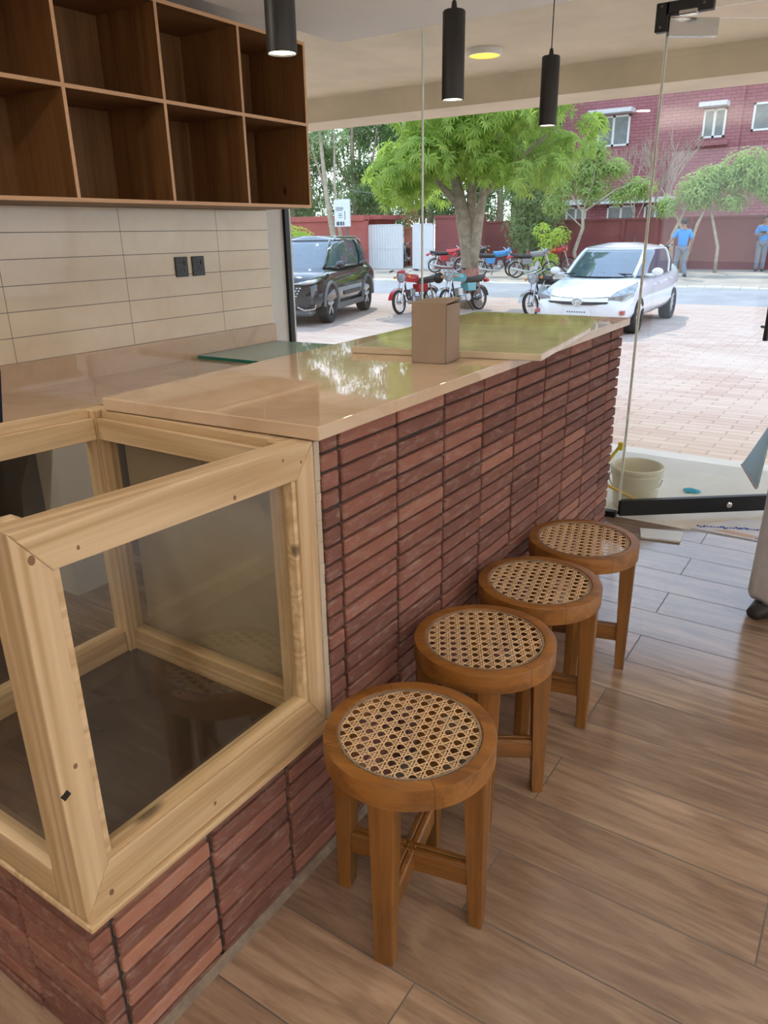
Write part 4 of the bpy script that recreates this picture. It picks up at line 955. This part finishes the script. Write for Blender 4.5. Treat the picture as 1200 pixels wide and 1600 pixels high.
PRI = dict(paint=mPaintWht, hw=.873, wr=.315, axles=(1.35, -1.35), spokes=7, mirror=(.72, 1.02), pillars=((.72, .035), (1.70, .02), (2.55, .07)),
           stations=[(-2.22, .60, .45, 1.02, 20, 3), (-2.15, .76, .32, 1.10, 20, 4), (-1.7, .855, .22, 1.06), (-.8, .873, .19, 1.0), (0, .873, .19, .98), (.7, .873, .19, .97), (1.1, .868, .19, .955), (1.5, .86, .19, .88), (1.85, .83, .20, .77), (2.05, .76, .22, .68), (2.15, .65, .26, .63), (2.20, .50, .32, .58, 20, 3)],
           green=[(1.30, -2.05, .81, .95), (.85, -1.95, .785, 1.16), (.46, -1.62, .745, 1.33), (.28, -1.42, .715, 1.385), (-.2, -1.0, .45, 1.50)], details=prius_details)
car('sedan', 'white hatchback car parked beyond the far end of the bar', (-3.62, 15.1, -.25), radians(-88.5), PRI)

# ------------------------------------------------------------------ motorcycles
def moto(lab, loc, heading, paint, lean=0, headpaint=None, extra=None, steer=0.3, mirrors=False):
    r = thing('motorcycle', lab, 'motorcycle', (0, 0, 0), 'motorcycles parked along the road')
    R_ = .285; xf_, xr_ = .62, -.60
    def wheel(x, nm, st_=0):
        def f(p):
            q = Vector((p.x-x, p.y, p.z)); return Vector((x+q.x*cos(st_)-q.y*sin(st_), q.x*sin(st_)+q.y*cos(st_), q.z))
        w_ = obj(nm, MB().lathe([(R_-.05, -.028), (R_-.02, -.042), (R_, -.02), (R_, .02), (R_-.02, .042), (R_-.05, .028)], (x, 0, R_), 28, closed=True, axis='y').xf(f), mTyre, r, smooth=True)
        mb = MB().lathe([(R_-.045, -.02), (R_-.045, .02), (R_-.06, .02), (R_-.06, -.02)], (x, 0, R_), 28, closed=True, axis='y').lathe([(.05, -.05), (.05, .05)], (x, 0, R_), 12, axis='y')
        for k in range(14):
            a = 2*pi*k/14; mb.tube([(x+.04*cos(a), .02*(-1)**k, R_+.04*sin(a)), (x+(R_-.05)*cos(a+.2), 0, R_+(R_-.05)*sin(a+.2))], .004, 4)
        obj('spokes', mb.xf(f), mAlloy, w_)
    def fst(p):
        q = Vector((p.x-.45, p.y, p.z)); return Vector((.45+q.x*cos(steer)-q.y*sin(steer), q.x*sin(steer)+q.y*cos(steer), q.z))
    wheel(xf_, 'front_wheel', steer*.6); wheel(xr_, 'rear_wheel')
    obj('fork', MB().tube([(xf_, .075, R_), (.42, .075, .92)], .022, 8).tube([(xf_, -.075, R_), (.42, -.075, .92)], .022, 8).box((.40, -.09, .78), (.47, .09, .82)), mAlloy, r)
    arc = lambda x, rr_, a0, a1, wd: [[(x+rr_*cos(a), s_*wd, R_+rr_*sin(a)) for s_ in (-1, 1)] for a in [a0+(a1-a0)*k/10 for k in range(11)]]
    def fender(x, a0, a1, nm, mt):
        mb = MB(); L_ = arc(x, R_+.035, a0, a1, .06); O_ = arc(x, R_+.045, a0, a1, .062)
        for k in range(10): mb.hexa([L_[k][0], L_[k][1], L_[k+1][1], L_[k+1][0]], [O_[k][0], O_[k][1], O_[k+1][1], O_[k+1][0]])
        return obj(nm, mb, mt, r)
    fender(xf_, .2, 2.4, 'front_fender', headpaint or paint); fender(xr_, .6, 3.0, 'rear_fender', mAlloy)
    obj('frame', MB().tube([(.40, 0, .86), (.30, 0, .35), (-.15, 0, .25), (-.6, .07, R_)], .022, 8).tube([(.40, 0, .84), (-.2, 0, .68), (-.75, 0, .70)], .022, 8).tube([(-.15, 0, .25), (-.2, 0, .68)], .02, 8).tube([(-.15, -.05, .25), (-.6, -.07, R_)], .02, 8), mBlack, r)
    obj('shock_absorber', MB().tube([(-.6, .09, R_), (-.48, .09, .66)], .025, 8).tube([(-.6, -.09, R_), (-.48, -.09, .66)], .025, 8), mAlloy, r)
    obj('engine', MB().box((-.12, -.13, .24), (.20, .13, .40), bev=.04).box((.06, -.08, .38), (.24, .08, .58), bev=.02).lathe([(.09, -.15), (.09, .15)], (-.05, 0, .34), 14, axis='y'), mAlloy, r)
    obj('exhaust', MB().tube([(.22, -.08, .50), (.30, -.11, .34), (.10, -.13, .22), (-.35, -.14, .26), (-.85, -.15, .36)], [.018, .018, .02, .035, .035], 8), mChrome, r, smooth=True)
    obj('fuel_tank', MB().loft([[(x, y_*w_, z_+h_) for (y_, h_) in ((-.6, 0), (-1, .09), (-.7, .17), (0, .20), (.7, .17), (1, .09), (.6, 0))] for (x, w_, z_) in ((.40, .05, .76), (.32, .12, .74), (.12, .14, .72), (-.06, .10, .70), (-.12, .05, .71))]), paint, r, smooth=True)
    obj('side_cover', MB().hexa([(-.38, -.12, .48), (-.08, -.13, .48), (-.05, -.12, .68), (-.42, -.10, .68)], [(-.38, .12, .48), (-.08, .13, .48), (-.05, .12, .68), (-.42, .10, .68)]), paint, r, bevel=.02)
    obj('saddle', MB().loft([[(x, y_*w_, z_+h_) for (y_, h_) in ((-.8, 0), (-1, .05), (-.6, .10), (.6, .10), (1, .05), (.8, 0))] for (x, w_, z_) in ((-.05, .09, .71), (-.2, .12, .71), (-.5, .13, .72), (-.72, .12, .75), (-.80, .08, .77))]), mSeat, r, smooth=True)
    obj('tail_light', MB().box((-.97, -.07, .66), (-.86, .07, .74), bev=.02).box((-.88, -.10, .72), (-.72, .10, .77), bev=.02), mRedL, r)
    obj('handlebar', MB().tube([(.34, .36, 1.0), (.38, .25, 1.02), (.42, .08, .94), (.42, -.08, .94), (.38, -.25, 1.02), (.34, -.36, 1.0)], .013, 8).xf(fst), mAlloy, r)
    obj('grip', MB().tube([(.33, .38, 1.0), (.365, .27, 1.02)], .02, 8).tube([(.33, -.38, 1.0), (.365, -.27, 1.02)], .02, 8).xf(fst), mBlack, r)
    hl = obj('headlight', MB().lathe([(.05, .38), (.10, .43), (.115, .51), (.105, .53), (.002, .545)], (0, 0, .86), 18, axis='x').xf(fst), mLamp, r, smooth=True)
    obj('headlight_cowl', MB().lathe([(.06, .37), (.12, .43), (.135, .50), (.125, .505), (.05, .42)], (0, 0, .87), 18, axis='x').box((.44, -.10, .94), (.545, .10, 1.02), bev=.03).xf(fst), headpaint or paint, r, smooth=True)
    obj('indicator', MB().ball((.46, .20, .86), .035, 8).tube([(.45, .1, .86), (.46, .18, .86)], .01, 6).ball((.46, -.20, .86), .035, 8).tube([(.45, -.1, .86), (.46, -.18, .86)], .01, 6).xf(fst), mAmber, r, smooth=True)
    if mirrors: obj('mirror', MB().tube([(.37, .24, 1.02), (.36, .30, 1.18)], .007, 6).ball((.36, .31, 1.21), (.015, .06, .045), 10).tube([(.37, -.24, 1.02), (.36, -.30, 1.18)], .007, 6).ball((.36, -.31, 1.21), (.015, .06, .045), 10).xf(fst), mBlack, r, smooth=True)
    obj('kickstand', MB().tube([(-.05, .10, .24), (-.10, .24, .01 if lean >= 0 else .03)], .012, 6), mBlack, r)
    if extra: extra(r)
    r.location = loc; r.rotation_euler = (lean, 0, heading); r.scale = (.93, .93, .93)
    return r
moto('red motorcycle with a red headlamp cowl standing nearest the black car', (-8.25, 15.3, -.25), math.atan2(-1, -.16), mRedL, radians(4))
def helmet_bag(r): obj('hanging_helmet', MB().ball((.50, -.33, .85), (.14, .13, .14), 14), mBlack, r, smooth=True)
moto('teal motorcycle with a dark helmet on the handlebar beside the big tree trunk', (-7.35, 15.95, -.25), math.atan2(-1, -.25), mTealP, radians(5), mAlloy, helmet_bag)
moto('dark motorcycle leaning on its stand left of the white car', (-5.2, 15.9, -.25), radians(-112), mSeat, radians(10), mAlloy)
moto('red motorcycle with its tail towards the white gate, left of the tree', (-13.4, 26.3, gz(26.3)), radians(38), mRedL, radians(4))
moto('black motorcycle parked close to the tree, left of its trunk', (-12.5, 26.6, gz(26.6)), radians(52), mSeat, radians(4))
moto('blue motorcycle right of the big tree trunk', (-10.8, 24.9, gz(24.9)), radians(40), mBlueP, radians(4), mirrors=True)
moto('grey motorcycle in front of the others at the wall', (-9.35, 24.7, gz(24.7)), radians(36), plain('grey_gloss', (.22, .22, .23), .3), radians(4), mirrors=True)
moto('red motorcycle half behind the leafy shrub', (-9.6, 27.1, gz(27.1)), radians(20), mRedL, radians(4))
moto('black motorcycle seen through the gap in the white gate', (-16.95, 29.0, .1), radians(-70), mSeat, radians(5))
moto('silver motorcycle at the wall just behind the white car', (-5.6, 26.6, gz(26.6)), radians(-60), mAlloy, radians(5))

# ------------------------------------------------------------------ people
def person(lab, loc, rz, arms, legs, shirt, trouser, kind='shirt'):
    p = thing('person', lab, 'person', (0, 0, 0))
    V, E_, Rr = [], [], []
    def v(c, r, par=None):
        V.append(Vector(c)); Rr.append(r); i = len(V)-1
        if par is not None: E_.append((par, i))
        return i
    pel = v((0, 0, .93), (.125, .10)); wa = v((0, 0, 1.08), (.115, .09), pel); ch = v((0, .01, 1.28), (.135, .10), wa); nk0 = v((0, -.005, 1.44), (.07, .06), ch); nk = v((0, .0, 1.50), .05, nk0)
    h1 = v((0, .02, 1.57), (.062, .072), nk); h2 = v((0, .015, 1.65), (.070, .085), h1); h3 = v((0, 0, 1.71), (.05, .06), h2)
    nose = v((0, .105, 1.605), .012, h1)
    J = {}
    for s_ in (-1, 1):
        k, f = legs[0 if s_ < 0 else 1]
        hp = v((s_*.09, 0, .88), .085, pel); kn_ = v((s_*.095+k[0], k[1], k[2]), .058, hp); an = v((s_*.095+f[0], f[1], f[2]), .038, kn_); to = v((s_*.105+f[0], f[1]+.13, max(.03, f[2]-.06)), .03, an)
        J['leg', s_] = (hp, kn_, an)
        sh_ = v((s_*.175, 0, 1.40), .055, nk0); el, ha = arms[0 if s_ < 0 else 1]
        e1 = v(el, .040, sh_); wv = Vector(ha)-Vector(el); h0 = v(ha, .027, e1); d = wv.normalized()
        side = d.cross(Vector((0, 1, 0)) if abs(d.y) < .8 else Vector((0, 0, 1))).normalized()
        pm_ = v(Vector(ha)+d*.06, (.034, .02), h0)
        for q in range(4):
            L = (.060, .072, .066, .05)[q]; b0_ = Vector(ha)+d*.085+side*(.027-.018*q); cr_ = d.cross(side)*(.022)
            a1 = v(b0_, .008, pm_); a2 = v(b0_+d*L*.5+cr_*.5, .0075, a1); a3 = v(b0_+d*L*.85+cr_*1.4, .0065, a2)
        t1 = v(Vector(ha)+d*.035+side*.035, .009, pm_); t2 = v(Vector(ha)+d*.07+side*.05, .008, t1)
        J['arm', s_] = (sh_, e1, h0)
    body = skin_mb(V, E_, Rr, 1)
    bo = obj('body', body, mSkin, p, smooth='full')
    obj('hair', MB().loft([[(.082*c*cos(a), -.005+.100*c*sin(a)-(.012 if z < 1.66 else 0), z) for a in [2*pi*k/16 for k in range(16)]] for z, c in ((1.60, .80), (1.66, 1.0), (1.72, .86), (1.765, .45))]).xf(lambda q: Vector((q.x, min(q.y, .055+(q.z-1.60)*.25), q.z))), mHair, p, smooth='full')
    ear = MB()
    for s_ in (-1, 1): ear.ball((s_*.078, .01, 1.60), (.012, .02, .03), 8)
    obj('ear', ear, mSkin, p, smooth='full')
    eye = MB()
    for s_ in (-1, 1): eye.ball((s_*.030, .088, 1.635), (.011, .008, .008), 8)
    obj('eye', eye, mHair, p)
    obj('mouth', MB().ball((0, .090, 1.56), (.022, .008, .006), 8), plain('lip', (.25, .09, .07), .5), p)
    if kind == 'shirt':
        vs_ = [V[pel]+Vector((0, 0, -.06)), V[wa], V[ch], V[nk0]+Vector((0, 0, -.02))]; es = [(0, 1), (1, 2), (2, 3)]; rs = [(.165, .13), (.155, .125), (.165, .13), (.085, .075)]
        for s_ in (-1, 1):
            sh_, e1, h0 = J['arm', s_]; i = len(vs_); vs_ += [V[sh_], V[sh_].lerp(V[e1], .55), V[sh_].lerp(V[e1], .9)]; es += [(2, i), (i, i+1), (i+1, i+2)]; rs += [.075, .068, .066]
        obj('shirt', skin_mb(vs_, es, rs, 1), shirt, p, smooth='full')
    vs_ = [V[pel]+Vector((0, 0, .02))]; es = []; rs = [(.135, .11)]
    for s_ in (-1, 1):
        hp, kn_, an = J['leg', s_]; i = len(vs_); vs_ += [V[hp], V[hp].lerp(V[kn_], .5), V[kn_], V[kn_].lerp(V[an], .5), V[an]+Vector((0, 0, -.03))]; es += [(0, i), (i, i+1), (i+1, i+2), (i+2, i+3), (i+3, i+4)]; rs += [.11, .098, .082, .076, .074]
    obj('trousers', skin_mb(vs_, es, rs, 1), trouser, p, smooth='full')
    for s_ in (-1, 1):
        an = V[J['leg', s_][2]]
        obj('shoe', MB().loft([[(an.x+w_*cos(a), an.y+y_, max(.0, an.z-.08)+.045*h_+.045*h_*sin(a)) for a in [2*pi*k/12 for k in range(12)]] for y_, w_, h_ in ((-.09, .03, .7), (-.06, .045, 1.0), (.03, .045, 1.0), (.12, .05, .75), (.18, .03, .5))]), mShoe, p, smooth='full')
    p.location = loc; p.rotation_euler = (0, 0, rz)
    return p
stand = (((0, .01, .48), (0, -.01, .08)), ((0, .01, .48), (0, -.01, .08)))
g1 = gz(25.4)
man = person('person in a sky blue shirt walking away along the wall behind the white car', (-4.75, 25.4, g1), radians(25), (((-.30, .05, 1.16), (-.42, .20, 1.02)), ((.27, -.05, 1.13), (.27, .06, .90))), (((-.02, .10, .50), (-.08, .02, .10)), ((.0, .02, .48), (.03, -.22, .14))), mBlueShirt, mGreyTr)
bag = obj('bag', MB().box((-.56, .10, .72), (-.36, .28, .98), bev=.04).tube([(-.45, .19, .97), (-.44, .20, 1.03)], .012, 6).xf(lambda q: Vector((-4.75+q.x*cos(.436)-q.y*sin(.436), 25.4+q.x*sin(.436)+q.y*cos(.436), g1+q.z))), mBlack); tag(bag, 'black bag held by the walking man in blue', 'bag')
g2 = gz(28.9)
person('person in a sky blue shirt standing at the wall looking at a phone', (-2.98, 28.9, g2), radians(190), (((-.26, .08, 1.14), (-.06, .28, 1.20)), ((.26, .08, 1.14), (.06, .28, 1.18))), stand, mBlueShirt, mGreyTr)
ph = obj('phone', MB().box((-2.98-.05, 28.9-.40, g2+1.20), (-2.98+.12, 28.9-.385, g2+1.27), bev=.004), mBlack); tag(ph, 'dark phone held in both hands by the standing man in blue', 'phone')

# person behind the bar, at the edge of the view
person('person in a navy shirt and black trousers behind the display case', (-1.27, 1.09, 0), radians(178), (((-.21, .10, 1.15), (-.14, .33, 1.06)), ((.21, .10, 1.15), (.14, .33, 1.06))), stand, mNavy, mBlkCl)

# person in grey shalwar kameez beside the open door
kp = person('person in a loose grey kameez with light blue flap beside the open glass door', (0, 0, 0), 0, (((-.24, .06, 1.13), (-.04, .24, 1.16)), ((.22, .06, 1.13), (.02, .25, 1.20))), stand, mKameez, mKameez, 'kameez')
def rings_el(lst, n=28, seed=2):
    out = []
    for (cx_, cy_, z, rx, ry, fold) in lst:
        out.append([(cx_+(rx+fold*sin(7*a+z*3))*cos(a), cy_+(ry+fold*sin(7*a+z*3))*sin(a), z) for a in [2*pi*k/n for k in range(n)]])
    return out
obj('kameez', MB().loft(rings_el([(0, 0, .50, .205, .165, .012), (0, 0, .62, .20, .16, .010), (0, 0, .80, .19, .15, .006), (0, 0, .95, .185, .145, .003), (0, 0, 1.1, .175, .14, 0), (0, 0, 1.28, .19, .14, 0), (0, 0, 1.42, .15, .10, 0), (0, 0, 1.47, .075, .07, 0)])), mKameez, kp, smooth='full')
for s_ in (-1, 1):
    obj('sleeve', MB().tube([(s_*.16, 0, 1.40), (s_*.20, .02, 1.26), (s_*.225, .06, 1.13), (s_*.15, .14, 1.14), (s_*.07, .21, 1.165)], [.075, .08, .075, .065, .06], 14), mKameez, kp, smooth='full')
    obj('shalwar_leg', MB().loft(rings_el([(s_*.105, 0, .06, .098, .125, .008), (s_*.105, 0, .085, .112, .14, .008), (s_*.105, 0, .20, .105, .135, .010), (s_*.105, 0, .45, .105, .12, .006), (s_*.10, 0, .70, .11, .13, .004), (s_*.09, 0, .90, .11, .13, 0)])), mKameez, kp, smooth='full')
# the front flap of the kameez swings away from the legs and shows its pale blue underside
fl_ = []
for i, t_ in enumerate((0, .2, .4, .6, .8, 1.0)):
    z = .98-.40*t_; w0_ = .205*t_**1.15
    fl_.append([(-.175-w0_-.004, -.02-.05*t_, z-.02*t_), (-.175-w0_, .03-.03*t_, z-.02*t_), (-.165-.02*t_, .135+.02*t_, z-.045*t_), (-.16-.02*t_, .13+.02*t_, z-.045*t_)])
fl_ = [[(-a_, b_, c_) for a_, b_, c_ in q] for q in fl_]
flm = MB(); flm.loft(fl_, 0, cap=True)
obj('flap_lining', flm, mKamBlue, kp, smooth=True)
hem = MB().tube([(q[0][0]+.004, q[0][1], q[0][2]) for q in fl_], .015, 8).tube([(fl_[-1][0][0], fl_[-1][0][1], fl_[-1][0][2]), (fl_[-1][1][0], fl_[-1][1][1], fl_[-1][1][2]-.004), (fl_[-1][2][0], fl_[-1][2][1], fl_[-1][2][2])], .006, 6)
obj('flap_hem', hem, mKameez, kp, smooth='full')
kp.location = (.89, 3.16, 0); kp.rotation_euler = (0, 0, radians(150))

# ------------------------------------------------------------------ small things by the door
bk = thing('bucket', 'cream plastic bucket standing outside the glass on the porch', 'bucket', (-.085, 4.215, -.02))
prof = [(.112, -.02), (.118, -.015), (.137, .17), (.146, .172), (.146, .185), (.139, .187), (.141, .205), (.149, .207), (.149, .222), (.143, .228), (.139, .222), (.136, .20), (.113, .0), (.003, -.005)]
obj('pail', MB().lathe(prof, (-.085, 4.215, 0), 36), mBucket, bk, smooth=True)
hd = [(-.085+.15*cos(a), 4.215-.02-.12*sin(a)*.55, .165-.10*sin(a)) for a in [pi*k/14 for k in range(15)]]
obj('bail_handle', MB().tube(hd, .0035, 6), mAlloy, bk)
stk = obj('wooden_batten', MB().tube([(-.25, 4.045, .150), (.055, 4.10, .022)], .009, 6), mYellow); tag(stk, 'yellow wooden batten leaning in front of the cream bucket', 'stick')
stk = obj('brush_handle', MB().tube([(-.395, 4.215, -.018), (-.25, 4.215, .232), (-.19, 4.215, .335)], .009, 8).box((-.205, 4.205, .30), (-.18, 4.228, .345)), plain('yellow_plastic', (.80, .62, .05), .4)); tag(stk, 'yellow brush handle leaning against the rim of the cream bucket', 'brush')
rg = MB(); rr = random.Random(4)
rg.loft([[(.150+r_*1.3*cos(a)*(1+.25*sin(5*a)), 4.63+r_*cos(.3)*sin(a)*(1+.3*cos(3*a)), z) for a in [2*pi*k/18 for k in range(18)]] for r_, z in ((.030, -.0195), (.036, -.012), (.025, -.002), (.008, .004))])
tag(obj('cloth_scrap', rg, mRag, smooth='full'), 'scrap of cyan cloth on the porch floor beside the bucket', 'cloth')
tl = obj('loose_tile', MB().hexa([(.065, 3.80, .0008), (.275, 3.865, .0008), (.290, 3.715, .0008), (.105, 3.675, .0008)], [(.065, 3.80, .011), (.275, 3.865, .011), (.290, 3.715, .011), (.105, 3.675, .011)]), plain('offwhite_tile', (.66, .66, .60), .4, var=.1), bevel=.002); tag(tl, 'loose off-white tile piece lying on the floor under the door rail', 'tile')
dm = thing('doormat', 'pale doormat with a blue and tan pattern at the open door', 'mat', (.5, 4.05, 0))
mp_ = [(.30, 3.985), (.56, 3.965), (.86, 4.10), (.86, 4.32), (.60, 4.28)]
obj('mat', MB().prism([(.29, 3.955), (.62, 3.945), (.92, 4.10), (.92, 4.34), (.48, 4.22)], -.019, .005), mMat, dm)
bl_ = MB(); rr = random.Random(6)
for k in range(26):
    x = .31+.022*k*.7; y = 3.985+.006*k; bl_.box((x, y+rr.uniform(-.012, .012), .0052), (x+.012, y+.02+rr.uniform(-.01, .012), .0062), rot=Matrix.Rotation(rr.uniform(-.8, .8), 3, 'Z'))
for k in range(14): x = .60+.02*k; bl_.box((x, 3.965+.012*k, .0052), (x+.015, 3.975+.012*k, .0062))
obj('mat_print', bl_, mMatBlue, dm)
obj('mat_patch', MB().prism([(.40, 3.975), (.58, 3.965), (.62, 4.0), (.46, 4.02)], .0051, .0060), mMatTan, dm)
